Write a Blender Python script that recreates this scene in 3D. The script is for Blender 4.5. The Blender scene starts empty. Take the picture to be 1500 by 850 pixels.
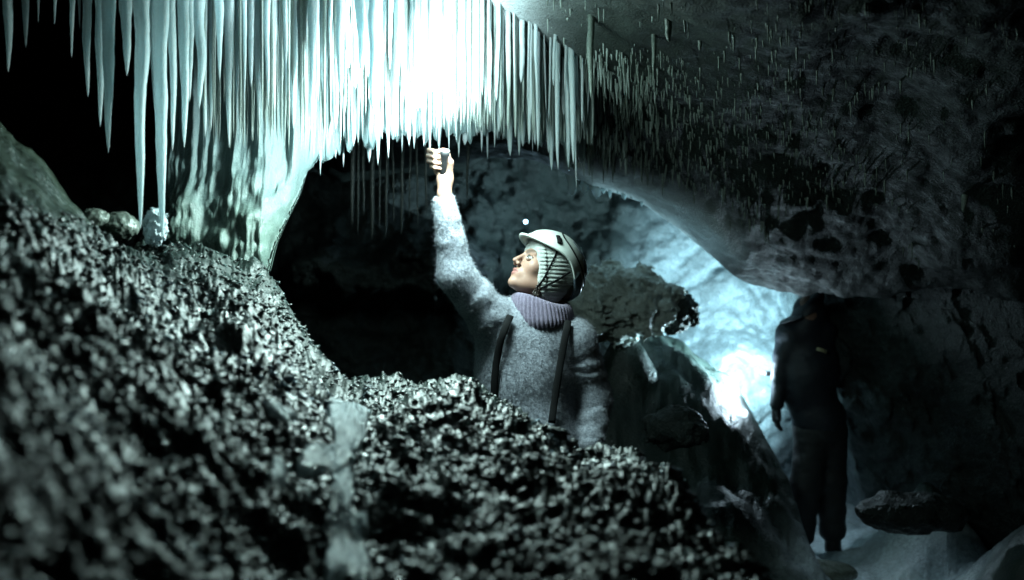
import bpy, math, random
import numpy as np
from mathutils import Vector

S = bpy.context.scene
COL = S.collection
rng = np.random.default_rng(7)
random.seed(7)

# ------------------------------------------------------------------ camera, world, lamps, exposure
CAM_Z, FPX = 1.8, 1458.0           # eye height above the cave floor; focal length in photo pixels (35 mm)


def at(px, py, d):
    """point seen at photo pixel (px, py), d metres in front of the camera"""
    return np.array([d * (px - 750.0) / FPX, d, CAM_Z - d * (py - 425.0) / FPX])


cam = bpy.data.cameras.new('camera')
cam.lens, cam.sensor_width = 35.0, 36.0
cam.clip_start, cam.clip_end = 0.05, 200.0
cam.dof.use_dof = True
cam.dof.focus_distance = 3.75
cam.dof.aperture_fstop = 1.9
cam_o = bpy.data.objects.new('camera', cam)
cam_o.location = (0, 0, CAM_Z)
cam_o.rotation_euler = (math.radians(90), 0, 0)
COL.objects.link(cam_o)
S.camera = cam_o

world = bpy.data.worlds.new('World')
S.world = world
world.use_nodes = True
wn = world.node_tree
sky = wn.nodes.new('ShaderNodeTexSky')
sky.sky_type = 'NISHITA'
sky.sun_disc = False
sky.sun_elevation = math.radians(2)
sky.sun_rotation = math.radians(180)
bgn = wn.nodes['Background']
wn.links.new(sky.outputs[0], bgn.inputs[0])
bgn.inputs[1].default_value = 0.0025        # deep underground: next to no daylight

S.view_settings.view_transform = 'Standard'
S.view_settings.look = 'None'
S.view_settings.exposure = 0.0
S.view_settings.gamma = 1.0
S.view_settings.use_curve_mapping = False
S.cycles.use_denoising = True
S.cycles.max_bounces = 6
S.cycles.diffuse_bounces = 3
S.cycles.glossy_bounces = 3
S.cycles.transmission_bounces = 4
S.cycles.transparent_max_bounces = 8
S.cycles.sample_clamp_indirect = 4.0
S.cycles.caustics_reflective = False
S.cycles.caustics_refractive = False

HAND_LAMP = at(660, 166, 3.46)     # beam of the torch in the raised hand
PASS_LAMP = at(1113, 546, 6.74)    # torch of the figure in the passage, in front of him
FAR_LAMP = at(770, 325, 7.2)


def lamp(name, kind, loc, power, color, radius, target=None, size=None, blend=0.6):
    L = bpy.data.lights.new(name, kind)
    L.energy, L.color = power, color
    L.shadow_soft_size = radius
    if kind == 'SPOT':
        L.spot_size, L.spot_blend = math.radians(size), blend
    o = bpy.data.objects.new(name, L)
    o.location = loc
    if target is not None:
        o.rotation_euler = (Vector(target) - Vector(loc)).to_track_quat('-Z', 'Y').to_euler()
    COL.objects.link(o)
    return o


hand_light = lamp('torch_light', 'POINT', HAND_LAMP, 40.0, (0.70, 1.0, 0.95), 0.18)
hand_spill = lamp('torch_spill', 'SPOT', HAND_LAMP, 150.0, (0.72, 1.0, 0.96), 0.12, HAND_LAMP + np.array([-.42, -.12, -.75]), 178, 0.85)
hand_beam = lamp('torch_beam', 'SPOT', HAND_LAMP, 430.0, (0.70, 0.97, 1.0), 0.08, at(560, 30, 3.78), 124, 1.0)
pass_light = lamp('passage_torch_light', 'SPOT', PASS_LAMP, 330.0, (0.56, 0.90, 1.0), 0.03, PASS_LAMP + np.array([-.6, .62, .30]), 172, 0.5)
pass_spill = lamp('passage_torch_spill', 'POINT', PASS_LAMP, 20.0, (0.62, 0.86, 1.0), 0.03)
far_light = lamp('far_lamp_light', 'POINT', FAR_LAMP + np.array([-.06, -.10, 0]), 3.0, (0.45, 0.8, 1.0), 0.02)


# ------------------------------------------------------------------ numeric helpers
def _hash(ix, iy, iz, seed):
    h = (ix.astype(np.int64) * 374761393 + iy.astype(np.int64) * 668265263 + iz.astype(np.int64) * 2147483647 + seed * 974711) & 0xFFFFFFFF
    h = ((h ^ (h >> 13)) * 1274126177) & 0xFFFFFFFF
    h = ((h ^ (h >> 16)) * 2246822519) & 0xFFFFFFFF
    return (h ^ (h >> 15)) & 0xFFFFFFFF


def vnoise(p, seed=0):
    i = np.floor(p).astype(np.int64)
    f = p - i
    w = f * f * f * (f * (f * 6 - 15) + 10)
    out = 0
    for dx in (0, 1):
        wx = w[:, 0] if dx else 1 - w[:, 0]
        for dy in (0, 1):
            wy = w[:, 1] if dy else 1 - w[:, 1]
            for dz in (0, 1):
                wz = w[:, 2] if dz else 1 - w[:, 2]
                out = out + wx * wy * wz * (_hash(i[:, 0] + dx, i[:, 1] + dy, i[:, 2] + dz, seed) / 4294967295.0)
    return out * 2 - 1


def fbm(p, octv=4, seed=0, lac=2.03, gain=0.5):
    a, s, out = 1.0, 0.0, 0
    p = np.asarray(p, float)
    for o in range(octv):
        out = out + a * vnoise(p, seed + o * 17)
        s += a
        a *= gain
        p = p * lac + 3.7
    return out / s


def worley2(x, y, seed=0):
    """distance to nearest cell point and that cell's random value"""
    ix, iy = np.floor(x).astype(np.int64), np.floor(y).astype(np.int64)
    best = np.full(x.shape, 9.0)
    val = np.zeros(x.shape)
    z0 = np.zeros_like(ix)
    for dx in (-1, 0, 1):
        for dy in (-1, 0, 1):
            cx, cy = ix + dx, iy + dy
            jx = _hash(cx, cy, z0, seed) / 4294967295.0
            jy = _hash(cx, cy, z0 + 1, seed) / 4294967295.0
            v = _hash(cx, cy, z0 + 2, seed) / 4294967295.0
            d = np.hypot(cx + jx - x, cy + jy - y)
            m = d < best
            best = np.where(m, d, best)
            val = np.where(m, v, val)
    return best, val


def sstep(a, b, x):
    t = np.clip((x - a) / (b - a), 0, 1)
    return t * t * (3 - 2 * t)


def smin(a, b, k):
    h = np.clip(0.5 + 0.5 * (b - a) / k, 0, 1)
    return b + (a - b) * h - k * h * (1 - h)


def smax(a, b, k):
    return -smin(-a, -b, k)


def cone(p, a, b, ra, rb):
    a, b = np.asarray(a, float), np.asarray(b, float)
    ab = b - a
    h = np.clip(((p - a) @ ab) / (ab @ ab), 0, 1)
    return np.linalg.norm(p - a - h[:, None] * ab, axis=1) - (ra + (rb - ra) * h)


def ball(p, c, r):
    return np.linalg.norm(p - np.asarray(c, float), axis=1) - r


def ellip(p, c, r):
    q = p - np.asarray(c, float)
    r = np.asarray(r, float)
    k0 = np.linalg.norm(q / r, axis=1)
    k1 = np.linalg.norm(q / (r * r), axis=1) + 1e-9
    return k0 * (k0 - 1) / k1


def surface_nets(fn, lo, hi, h, B=8):
    lo, hi = np.asarray(lo, float), np.asarray(hi, float)
    n = np.ceil((hi - lo) / h / B).astype(int) * B + B
    nb = n // B
    bi = np.stack(np.meshgrid(*[np.arange(k) for k in nb], indexing='ij'), -1).reshape(-1, 3)
    cen = lo + (bi * B + (B - 1) / 2) * h
    dc = fn(cen)
    F = np.empty(tuple(n), np.float32)
    F6 = F.reshape(nb[0], B, nb[1], B, nb[2], B)
    F6[:] = dc.reshape(nb[0], 1, nb[1], 1, nb[2], 1)
    act = bi[np.abs(dc) < B * h * 1.3]
    off = np.stack(np.meshgrid(*[np.arange(B)] * 3, indexing='ij'), -1).reshape(-1, 3)
    for s in range(0, len(act), 400):
        a = act[s:s + 400]
        P = lo + ((a[:, None, :] * B + off[None]) * h).reshape(-1, 3)
        V = fn(P).reshape(len(a), B, B, B)
        for q in range(len(a)):
            F6[a[q, 0], :, a[q, 1], :, a[q, 2], :] = V[q]
    I = F < 0
    c = np.zeros(tuple(n - 1), np.int8)
    for dx in (0, 1):
        for dy in (0, 1):
            for dz in (0, 1):
                c += I[dx:n[0] - 1 + dx, dy:n[1] - 1 + dy, dz:n[2] - 1 + dz]
    cells = np.argwhere((c > 0) & (c < 8))
    idx = np.full(tuple(n - 1), -1, np.int64)
    idx[tuple(cells.T)] = np.arange(len(cells))
    acc = np.zeros((len(cells), 3))
    cnt = np.zeros(len(cells))
    corners = [(0, 0, 0), (1, 0, 0), (0, 1, 0), (1, 1, 0), (0, 0, 1), (1, 0, 1), (0, 1, 1), (1, 1, 1)]
    for i in range(8):
        for j in range(i + 1, 8):
            if sum(abs(corners[i][k] - corners[j][k]) for k in range(3)) != 1:
                continue
            a, b = np.array(corners[i]), np.array(corners[j])
            fa = F[tuple((cells + a).T)].astype(float)
            fb = F[tuple((cells + b).T)].astype(float)
            m = (fa < 0) != (fb < 0)
            t = np.where(m, fa / np.where(m, fa - fb, 1), 0)
            acc += np.where(m[:, None], a + t[:, None] * (b - a), 0)
            cnt += m
    verts = lo + (cells + acc / cnt[:, None]) * h
    quads = []
    for ax in range(3):
        sl0 = [slice(None)] * 3
        sl1 = [slice(None)] * 3
        sl0[ax], sl1[ax] = slice(0, -1), slice(1, None)
        s0, s1 = I[tuple(sl0)], I[tuple(sl1)]
        e = np.argwhere(s0 != s1)
        u, v = [(1, 2), (2, 0), (0, 1)][ax]
        e = e[(e[:, u] > 0) & (e[:, v] > 0) & (e[:, u] < n[u] - 1) & (e[:, v] < n[v] - 1)]
        du, dv = np.eye(3, dtype=int)[u], np.eye(3, dtype=int)[v]
        q = np.stack([idx[tuple((e - du - dv).T)], idx[tuple((e - dv).T)], idx[tuple(e.T)], idx[tuple((e - du).T)]], 1)
        fl = s1[tuple(e.T)]
        q[fl] = q[fl][:, ::-1]
        quads.append(q)
    return verts, np.concatenate(quads)


# ------------------------------------------------------------------ Blender object helpers
def tag(o, label=None, cat=None, group=None, kind=None):
    if label: o['label'] = label
    if cat: o['category'] = cat
    if group: o['group'] = group
    if kind: o['kind'] = kind
    return o


def mesh_data(name, verts, faces, smooth=True):
    me = bpy.data.meshes.new(name)
    verts = np.asarray(verts, np.float32)
    if isinstance(faces, np.ndarray):
        k = faces.shape[1]
        me.vertices.add(len(verts))
        me.vertices.foreach_set('co', verts.ravel())
        me.loops.add(faces.size)
        me.loops.foreach_set('vertex_index', faces.ravel().astype(np.int32))
        me.polygons.add(len(faces))
        me.polygons.foreach_set('loop_start', np.arange(0, faces.size, k, dtype=np.int32))
        me.update(calc_edges=True)
    else:
        me.from_pydata(verts.tolist(), [], [list(map(int, f)) for f in faces])
    me.polygons.foreach_set('use_smooth', np.full(len(me.polygons), smooth, bool))
    me.update()
    return me


def obj(name, verts, faces, mat, parent=None, origin=None, smooth=True):
    """one mesh object; verts are world positions. A child keeps its thing's origin."""
    verts = np.asarray(verts, float)
    if parent is not None:
        root = parent
        while root.parent: root = root.parent
        org = np.array(root.location)
    else:
        org = np.asarray(origin if origin is not None else (0, 0, 0), float)
    me = mesh_data(name, verts - org, faces, smooth)
    me.materials.append(mat)
    o = bpy.data.objects.new(name, me)
    if parent is not None: o.parent = parent
    else: o.location = org
    COL.objects.link(o)
    return o


def empty(name, loc):
    o = bpy.data.objects.new(name, None)
    o.location = loc
    o.empty_display_size = 0.1
    COL.objects.link(o)
    return o


def grid_faces(nu, nv, flip=False, wrap=False):
    i = np.arange(nu - (0 if wrap else 1))
    j = np.arange(nv - 1)
    I, J = np.meshgrid(i, j, indexing='ij')
    I2 = (I + 1) % nu
    q = np.stack([I * nv + J, I2 * nv + J, I2 * nv + J + 1, I * nv + J + 1], -1).reshape(-1, 4)
    return q[:, ::-1].copy() if flip else q


def join(parts):
    vs, fs, off = [], [], 0
    for v, f in parts:
        vs.append(np.asarray(v, float))
        fs.append(np.asarray(f) + off)
        off += len(v)
    return np.concatenate(vs), np.concatenate(fs)


def tube(path, rad, n=10, flat=1.0, nrm=None, cap=True):
    """round (or flattened, thin along nrm) tube along a path; quads only"""
    P = np.asarray(path, float)
    m = len(P)
    R = np.full(m, rad, float) if np.isscalar(rad) else np.asarray(rad, float)
    T = np.gradient(P, axis=0)
    T /= np.linalg.norm(T, axis=1)[:, None] + 1e-12
    if nrm is None:
        ref = np.array([0, 0, 1.0]) if abs(T[0, 2]) < .9 else np.array([1.0, 0, 0])
        N = np.tile(ref, (m, 1))
    else:
        N = np.asarray(nrm, float)
        if N.ndim == 1: N = np.tile(N, (m, 1))
    N = N - (N * T).sum(1)[:, None] * T
    N /= np.linalg.norm(N, axis=1)[:, None] + 1e-12
    Bn = np.cross(T, N)
    a = np.linspace(0, 2 * np.pi, n, endpoint=False)
    if cap:
        P = np.concatenate([P[:1], P, P[-1:]]); N = np.concatenate([N[:1], N, N[-1:]]); Bn = np.concatenate([Bn[:1], Bn, Bn[-1:]])
        R = np.concatenate([[R[0] * .02], R, [R[-1] * .02]])
    V = P[None] + (np.cos(a)[:, None, None] * Bn[None] + np.sin(a)[:, None, None] * N[None] * flat) * R[None, :, None]
    return V.reshape(-1, 3), grid_faces(n, len(P), wrap=True)


def lathe(c, prof, n=24, axis=(0, 0, 1)):
    """prof: list of (radius, height)"""
    ax = Vector(axis).normalized()
    q = ax.to_track_quat('Z', 'Y').to_matrix()
    M = np.array(q)
    pr = np.asarray(prof, float)
    a = np.linspace(0, 2 * np.pi, n, endpoint=False)
    V = np.stack([np.cos(a)[:, None] * pr[None, :, 0], np.sin(a)[:, None] * pr[None, :, 0], np.tile(pr[:, 1], (n, 1))], -1).reshape(-1, 3)
    return V @ M.T + np.asarray(c, float), grid_faces(n, len(pr), wrap=True)


def attr(o, name, vals):
    a = o.data.attributes.new(name, 'FLOAT', 'POINT')
    a.data.foreach_set('value', np.asarray(vals, np.float32))


# ------------------------------------------------------------------ materials
class NT:
    def __init__(self, name):
        self.m = bpy.data.materials.new(name)
        self.m.use_nodes = True
        self.t = self.m.node_tree
        self.b = self.t.nodes['Principled BSDF']
        self.out = self.t.nodes['Material Output']
        self.co = self.t.nodes.new('ShaderNodeTexCoord').outputs['Object']

    def node(self, typ, **kw):
        n = self.t.nodes.new('ShaderNode' + typ)
        for k, v in kw.items():
            setattr(n, k, v)
        return n

    def link(self, a, b): self.t.links.new(a, b)

    def mapping(self, scale):
        n = self.node('Mapping')
        n.inputs['Scale'].default_value = scale if not np.isscalar(scale) else (scale,) * 3
        self.link(self.co, n.inputs[0])
        return n.outputs[0]

    def noise(self, scale, detail=6, rough=.6, vec=None, dist=0.0):
        n = self.node('TexNoise')
        n.inputs['Scale'].default_value = scale
        n.inputs['Detail'].default_value = detail
        n.inputs['Roughness'].default_value = rough
        n.inputs['Distortion'].default_value = dist
        self.link(vec or self.co, n.inputs['Vector'])
        return n.outputs['Fac']

    def voro(self, scale, vec=None, feature='F1', out='Distance'):
        n = self.node('TexVoronoi', feature=feature)
        n.inputs['Scale'].default_value = scale
        self.link(vec or self.co, n.inputs['Vector'])
        return n.outputs[out]

    def ramp(self, fac, stops):
        n = self.node('ValToRGB')
        e = n.color_ramp.elements
        while len(e) < len(stops): e.new(0.5)
        for k, (p, c) in enumerate(stops):
            e[k].position = p
            e[k].color = (*c, 1) if not np.isscalar(c) else (c, c, c, 1)
        self.link(fac, n.inputs[0])
        return n.outputs[0]

    def mix(self, fac, a, b, typ='MIX'):
        n = self.node('Mix', data_type='RGBA', blend_type=typ)
        if np.isscalar(fac): n.inputs[0].default_value = fac
        else: self.link(fac, n.inputs[0])
        for s, k in ((a, 6), (b, 7)):
            if isinstance(s, tuple): n.inputs[k].default_value = (*s, 1)
            else: self.link(s, n.inputs[k])
        return n.outputs[2]

    def math(self, op, a, b=None):
        n = self.node('Math', operation=op)
        for k, s in enumerate((a, b)):
            if s is None: continue
            if np.isscalar(s): n.inputs[k].default_value = s
            else: self.link(s, n.inputs[k])
        return n.outputs[0]

    def attr(self, name):
        return self.node('Attribute', attribute_name=name).outputs['Fac']

    def bump(self, h, strength=.5, dist=.01, prev=None):
        n = self.node('Bump')
        n.inputs['Strength'].default_value = strength
        n.inputs['Distance'].default_value = dist
        self.link(h, n.inputs['Height'])
        if prev is not None: self.link(prev, n.inputs['Normal'])
        return n.outputs[0]

    def set(self, **kw):
        for k, v in kw.items():
            i = self.b.inputs[k.replace('_', ' ')]
            if hasattr(v, 'is_output'): self.link(v, i)
            elif isinstance(v, tuple) and len(v) == 3 and i.type == 'RGBA': i.default_value = (*v, 1)
            else: i.default_value = v
        return self


def simple(name, color, rough=.6, **kw):
    n = NT(name)
    v = n.noise(60, 4)
    c = n.mix(n.math('MULTIPLY', v, .5), color, tuple(x * .6 for x in color))
    n.set(Base_Color=c, Roughness=rough, **kw)
    return n.m


def rock_material(name, dark, light, rough=(.22, .6), scale=1.0, ice=None, bumpd=.006, wet=None, icerough=.2, spec=.6):
    n = NT(name)
    big = n.noise(2.2 * scale, 6, .6)
    fine = n.noise(38 * scale, 7, .68)
    grit = n.voro(70 * scale)
    c = n.mix(n.ramp(n.math('ADD', n.math('MULTIPLY', big, .5), n.math('MULTIPLY', fine, .5)), [(.34, 0.), (.66, 1.)]), dark, light)
    r = n.ramp(n.noise(9 * scale, 5, .7), [(.35, rough[0]), (.65, rough[1])])
    if ice:
        m = n.attr('ice')
        c = n.mix(m, c, n.mix(n.ramp(fine, [(.3, 0.), (.7, 1.)]), ice, tuple(x * .55 for x in ice)))
        r = n.mix(m, r, (icerough,) * 3)
    if wet:
        m = n.attr('wet')
        c = n.mix(m, c, n.mix(n.ramp(n.noise(7, 7, .65), [(.3, 0.), (.7, 1.)]), wet, tuple(x * .35 for x in wet)))
        r = n.mix(m, r, (.16, .16, .16))
    b = n.bump(fine, .8, bumpd)
    b = n.bump(grit, .5, bumpd * .8, b)
    n.set(Base_Color=c, Roughness=r, Normal=b, Specular_IOR_Level=n.math('ADD', spec, n.math('MULTIPLY', n.attr('ice'), .6 - spec)))
    return n.m


def ice_material(name, color, trans=.45, rough=.28, dirt_shade=None, vstretch=.12, bumpd=.006, sss=0.0):
    n = NT(name)
    mv = n.mapping((1, 1, vstretch))
    v = n.noise(26, 6, .6, mv)
    f = n.noise(110, 5, .7)
    c = n.mix(n.ramp(v, [(.3, 0.), (.7, 1.)]), color, tuple(x * .72 for x in color))
    if dirt_shade:
        m = n.attr('dirt_shade')
        d = n.mix(n.ramp(n.noise(14, 7, .7), [(.35, 0.), (.65, 1.)]), dirt_shade, tuple(x * 1.9 for x in dirt_shade))
        c = n.mix(m, c, d)
    b = n.bump(v, .6, bumpd * 1.6)
    b = n.bump(f, .7, bumpd * .9, b)
    n.set(Base_Color=c, Roughness=n.ramp(f, [(.3, rough * .6), (.7, rough * 1.5)]), Normal=b, Specular_IOR_Level=.6)
    if sss:
        n.set(Subsurface_Weight=sss, Subsurface_Radius=(.03, .04, .042))
        n.b.inputs['Subsurface Scale'].default_value = 1.0
    tr = n.node('BsdfTranslucent')
    n.link(c, tr.inputs[0])
    n.link(b, tr.inputs[1])
    mx = n.node('MixShader')
    if dirt_shade:
        n.link(n.math('MULTIPLY', n.math('SUBTRACT', 1.0, n.attr('dirt_shade')), trans), mx.inputs[0])
    else:
        mx.inputs[0].default_value = trans
    n.link(n.b.outputs[0], mx.inputs[1])
    n.link(tr.outputs[0], mx.inputs[2])
    n.link(mx.outputs[0], n.out.inputs[0])
    return n.m


def emit_material(name, color, strength):
    n = NT(name)
    n.set(Base_Color=(.8, .8, .8), Emission_Color=color, Emission_Strength=strength)
    return n.m


M_ROCK = rock_material('gravelly_rock', (.006, .011, .0088), (.017, .028, .0235), (.24, .62), 1.0, spec=.45, ice=(.70, .80, .84), wet=(.06, .078, .058))
M_CEIL = rock_material('ceiling_rock', (.0055, .0085, .007), (.0105, .0155, .0128), (.45, .8), 1.6, spec=.22, ice=(.72, .80, .82), bumpd=.012)
M_WALL = rock_material('cave_wall_rock', (.004, .0065, .006), (.022, .031, .029), (.3, .7), 1.3, spec=.3, ice=(.38, .48, .52), bumpd=.02, icerough=.10)
M_BOULDER = rock_material('crystal_rock', (.22, .26, .24), (.85, .92, .86), (.06, .35), 3.2, bumpd=.03)
M_WET = rock_material('wet_rock', (.06, .075, .062), (.20, .225, .195), (.1, .3), 1.2, bumpd=.004)
M_GRAVEL = NT('gravel')
_rnd = M_GRAVEL.node('NewGeometry').outputs['Random Per Island']
_fro = M_GRAVEL.attr('frost')
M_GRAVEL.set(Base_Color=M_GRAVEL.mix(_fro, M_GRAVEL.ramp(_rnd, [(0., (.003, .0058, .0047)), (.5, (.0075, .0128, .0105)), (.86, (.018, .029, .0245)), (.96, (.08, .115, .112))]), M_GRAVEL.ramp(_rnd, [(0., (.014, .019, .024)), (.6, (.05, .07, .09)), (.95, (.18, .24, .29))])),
             Roughness=M_GRAVEL.ramp(_rnd, [(0., .5), (.7, .33), (1., .12)]), Specular_IOR_Level=.55,
             Normal=M_GRAVEL.bump(M_GRAVEL.noise(120, 4), .5, .004))
M_GRAVEL = M_GRAVEL.m
M_ICICLE = ice_material('icicle_ice', (.66, .76, .78), .5, sss=.5)
M_CURTAIN = ice_material('curtain_ice', (.23, .31, .315), .3, .3, dirt_shade=(.07, .098, .085))
M_DIMMED_ICE = ice_material('dimmed_ice', (.12, .15, .128), .3, .25)  # ice colour darkened to imitate the torch light falling off rightwards
M_SHADED_ICE = ice_material('shaded_ice', (.045, .056, .05), .3, .3)  # same ice painted darker for the shade inside the recess
M_TAN_ICE = ice_material('tan_ice', (.52, .56, .46), .35, .25)  # paler copy for stubs nearer the torch, falloff put into the colour
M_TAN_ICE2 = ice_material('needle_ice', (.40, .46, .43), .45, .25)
M_SLAB = ice_material('slab_ice', (.74, .84, .88), .25, .2, vstretch=1.0, bumpd=.01)

# ------------------------------------------------------------------ setting: ground, ceiling, walls
DG = np.exp(np.linspace(np.log(.3), np.log(12.5), 540))


def column_field(cols, dgrid, pxs, smooth_d=3, smooth_u=5):
    """columns of (distance, pixel row or ('z', height)) -> height z over (px, distance)"""
    keys = sorted(cols)
    A = []
    for k in keys:
        pts = cols[k]
        d = np.array([p[0] for p in pts])
        z = np.array([p[1][1] if isinstance(p[1], tuple) else CAM_Z - p[0] * (p[1] - 425) / FPX for p in pts])
        A.append(np.interp(np.log(dgrid), np.log(d), z))
    A = np.array(A)
    # cosine-like interpolation across columns
    out = np.empty((len(pxs), len(dgrid)))
    keys = np.array(keys, float)
    i = np.clip(np.searchsorted(keys, pxs) - 1, 0, len(keys) - 2)
    t = np.clip((pxs - keys[i]) / (keys[i + 1] - keys[i]), 0, 1)
    out = A[i] * (1 - t)[:, None] + A[i + 1] * t[:, None]
    for _ in range(2):
        for n, ax in ((smooth_u, 0), (smooth_d, 1)):
            ker = np.ones(2 * n + 1) / (2 * n + 1)
            pad = [(n, n) if a == ax else (0, 0) for a in (0, 1)]
            out = np.apply_along_axis(lambda v: np.convolve(v, ker, 'valid'), ax, np.pad(out, pad, mode='edge'))
    return out


def px_grid(lo, hi, a=-60, b=1560, n=780, m=60):
    return np.unique(np.concatenate([np.linspace(lo, a, m), np.linspace(a, b, n), np.linspace(b, hi, m)]))


def back(z, near, *pts):
    """append the fall behind a crest, down to the floor"""
    dl = pts[-1][0]
    pts = [(dd + near * max(0.0, (dl - dd) / (dl - .6)) ** 1.3, yy) for dd, yy in pts]
    return [(.3, ('z', 1.32))] + list(pts) + [(dl + .18, ('z', CAM_Z - dl * (pts[-1][1] - 425) / FPX - .13)), (dl + .55, ('z', z)), (13, ('z', min(z, .5)))]


GC = {
    -1200: back(1.2, 0.10, (.6, 700), (1.2, 480), (2.0, 250), (2.8, 60)),
    -300: back(1.2, 0.10, (.6, 830), (1.1, 520), (1.7, 330), (2.3, 190), (2.6, 150)),
    0: back(1.1, 0.15, (.7, 850), (.95, 640), (1.4, 450), (1.9, 330), (2.4, 215), (2.6, 192)),
    60: back(1.1, 0.20, (.72, 850), (1.0, 650), (1.5, 470), (2.0, 360), (2.5, 268), (2.75, 243)),
    130: back(1.1, 0.25, (.75, 850), (1.05, 670), (1.6, 490), (2.2, 388), (2.8, 328), (2.95, 322)),
    200: back(1.0, 0.30, (.78, 850), (1.1, 690), (1.7, 510), (2.4, 405), (3.1, 352), (3.25, 346)),
    300: back(.9, 0.43, (.82, 850), (1.2, 690), (1.9, 520), (2.6, 430), (3.2, 380), (3.7, 360)),
    380: back(.8, 0.53, (.86, 850), (1.3, 690), (2.0, 540), (2.7, 450), (3.3, 400), (3.6, 388)),
    430: back(.6, 0.60, (.9, 850), (1.35, 700), (2.1, 570), (2.8, 492), (3.2, 462), (3.35, 458)),
    470: back(.45, 0.59, (.93, 850), (1.4, 710), (2.2, 600), (2.9, 541), (3.1, 532)),
    505: back(.4, 0.57, (.95, 850), (1.45, 720), (2.3, 620), (3.0, 584), (3.1, 580)),
    560: back(.36, 0.55, (1.0, 850), (1.5, 725), (2.4, 622), (3.1, 578)),
    615: back(.36, 0.54, (1.03, 850), (1.55, 720), (2.4, 620), (3.1, 574)),
    660: back(.36, 0.52, (1.06, 850), (1.6, 715), (2.4, 605), (3.0, 555), (3.15, 552)),
    700: back(.36, 0.51, (1.09, 850), (1.65, 715), (2.4, 610), (3.05, 560)),
    745: back(.36, 0.49, (1.12, 850), (1.65, 725), (2.4, 625), (2.95, 585)),
    800: back(.36, 0.47, (1.15, 850), (1.7, 735), (2.3, 650), (2.85, 614)),
    850: back(.36, 0.45, (1.2, 850), (1.7, 750), (2.3, 695), (2.7, 674)),
    890: back(.3, 0.44, (1.25, 850), (1.7, 755), (2.3, 690), (2.7, 664)),
    935: back(.2, 0.42, (1.3, 850), (1.75, 755), (2.2, 688), (2.55, 654)),
    965: back(.1, 0.41, (1.35, 850), (1.8, 760), (2.2, 705), (2.45, 678)),
    1000: back(.05, 0.40, (1.4, 850), (1.8, 775), (2.1, 730), (2.3, 706)),
    1050: back(.02, 0.30, (1.5, 850), (1.8, 800), (2.05, 773)),
    1100: back(.02, 0.20, (1.6, 850), (1.85, 838)),
    1150: back(.02, 0.00, (1.4, 930), (1.8, 900)),
    1300: back(.02, 0.00, (1.2, 1150), (1.6, 1120)),
    1600: back(.02, 0.00, (1.0, 1350), (1.4, 1350)),
    2600: back(.02, 0.00, (1.0, 1350), (1.4, 1350)),
}
PXG = px_grid(-1200, 2600)
GZ = column_field(GC, DG, PXG, 2, 4)
GX = DG[None, :] * (PXG[:, None] - 750) / FPX
GY = np.tile(DG, (len(PXG), 1))


def passage_floor(x, y):
    """the bank, lumps and path in the right-hand passage"""
    crest = np.interp(x, [-.6, .1, .62, 1.2, 1.54, 1.74, 1.86, 2.3, 2.8], [.3, 1.2, 1.62, 1.44, 1.14, .80, .03, .02, .02])
    f = np.where(y < 7.05, sstep(4.6, 7.05, y) ** 1.2, 1 - sstep(7.05, 7.7, y) * .8)
    z = crest * f
    for (cx, cy, h, sx, sy) in ((1.20, 5.9, .70, .55, .6), (.74, 6.42, 1.50, .42, .36), (1.68, 5.95, .20, .16, .2), (.62, 5.2, .9, .45, .5),
                                (2.62, 6.2, .55, .26, .5),  (1.66, 5.35, .12, .22, .2), (2.9, 5.2, .7, .45, .6)):
        z = np.maximum(z, h * np.exp(-((x - cx) / sx) ** 2 - ((y - cy) / sy) ** 2))
    return z


far = sstep(4.2, 5.2, GY) * sstep(-1.2, -.4, GX)
GZ = np.maximum(GZ, passage_floor(GX, GY) * far + GZ * (1 - far) * .0)
flat = np.stack([GX, GY, GZ], -1).reshape(-1, 3)
mound = (1 - sstep(3.9, 4.6, flat[:, 1]))
fpx = 750 + FPX * flat[:, 0] / flat[:, 1]
fpy = 425 + (CAM_Z - flat[:, 2]) * FPX / flat[:, 1]
wet = sstep(190, 120, fpx) * sstep(36, -6, fpy - np.interp(fpx, [-200, 0, 60, 130, 190], [215, 262, 300, 338, 352]) + 22 * fbm(flat * [6, 6, 0], 3, 140)) * (flat[:, 1] > 1.6)
smooth_zone = 1 - mound
icy0 = sstep(1.25, 1.75, flat[:, 0]) * sstep(.6, .1, flat[:, 2])
# weathered lumps, then the crust of pebbles
z = flat[:, 2].copy()
z += mound * (.05 * fbm(flat * [2.4, 2.8, 0] + 8, 2, 2) + .06 * fbm(flat * [5, 5, 0] + 3, 4, 1) + .034 * fbm(flat * [15, 17, 0], 3, 5))
z += smooth_zone * (.10 * fbm(flat * [3.2, 3.2, 0], 5, 9) - .05 * np.abs(fbm(flat * [6, 5, 0], 4, 15)) * (1 - icy0) + .02 * np.abs(fbm((flat @ np.array([[.8, -.6, 0], [.6, .8, 0], [0, 0, 1.]])) * [9, 2.5, 0], 3, 12)))
jx = flat[:, 0] + .02 * fbm(flat * [40, 40, 0], 2, 21)
jy = flat[:, 1] + .02 * fbm(flat * [40, 40, 0] + 9, 2, 22)
w1, v1 = worley2(jx / .034, jy / .026, 3)
w2, v2 = worley2(jx / .013, jy / .011, 4)
z += mound * (1 - .93 * wet) * ((.55 - w1) * .028 * (.4 + v1) + (.5 - w2) * .012 * (.3 + v2))
flat[:, 2] = z
GZF = z.reshape(GZ.shape)
ground = obj('ground', flat, grid_faces(len(PXG), len(DG)), M_ROCK)
icev = smooth_zone * sstep(1.25, 1.75, flat[:, 0]) * sstep(.6, .1, flat[:, 2]) * sstep(5.0, 5.6, flat[:, 1])
icev = np.maximum(icev, smooth_zone * sstep(.9, 1.2, flat[:, 0]) * .0)
attr(ground, 'ice', icev)
attr(ground, 'wet', wet)
WETF = wet.reshape(GZ.shape)
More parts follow.
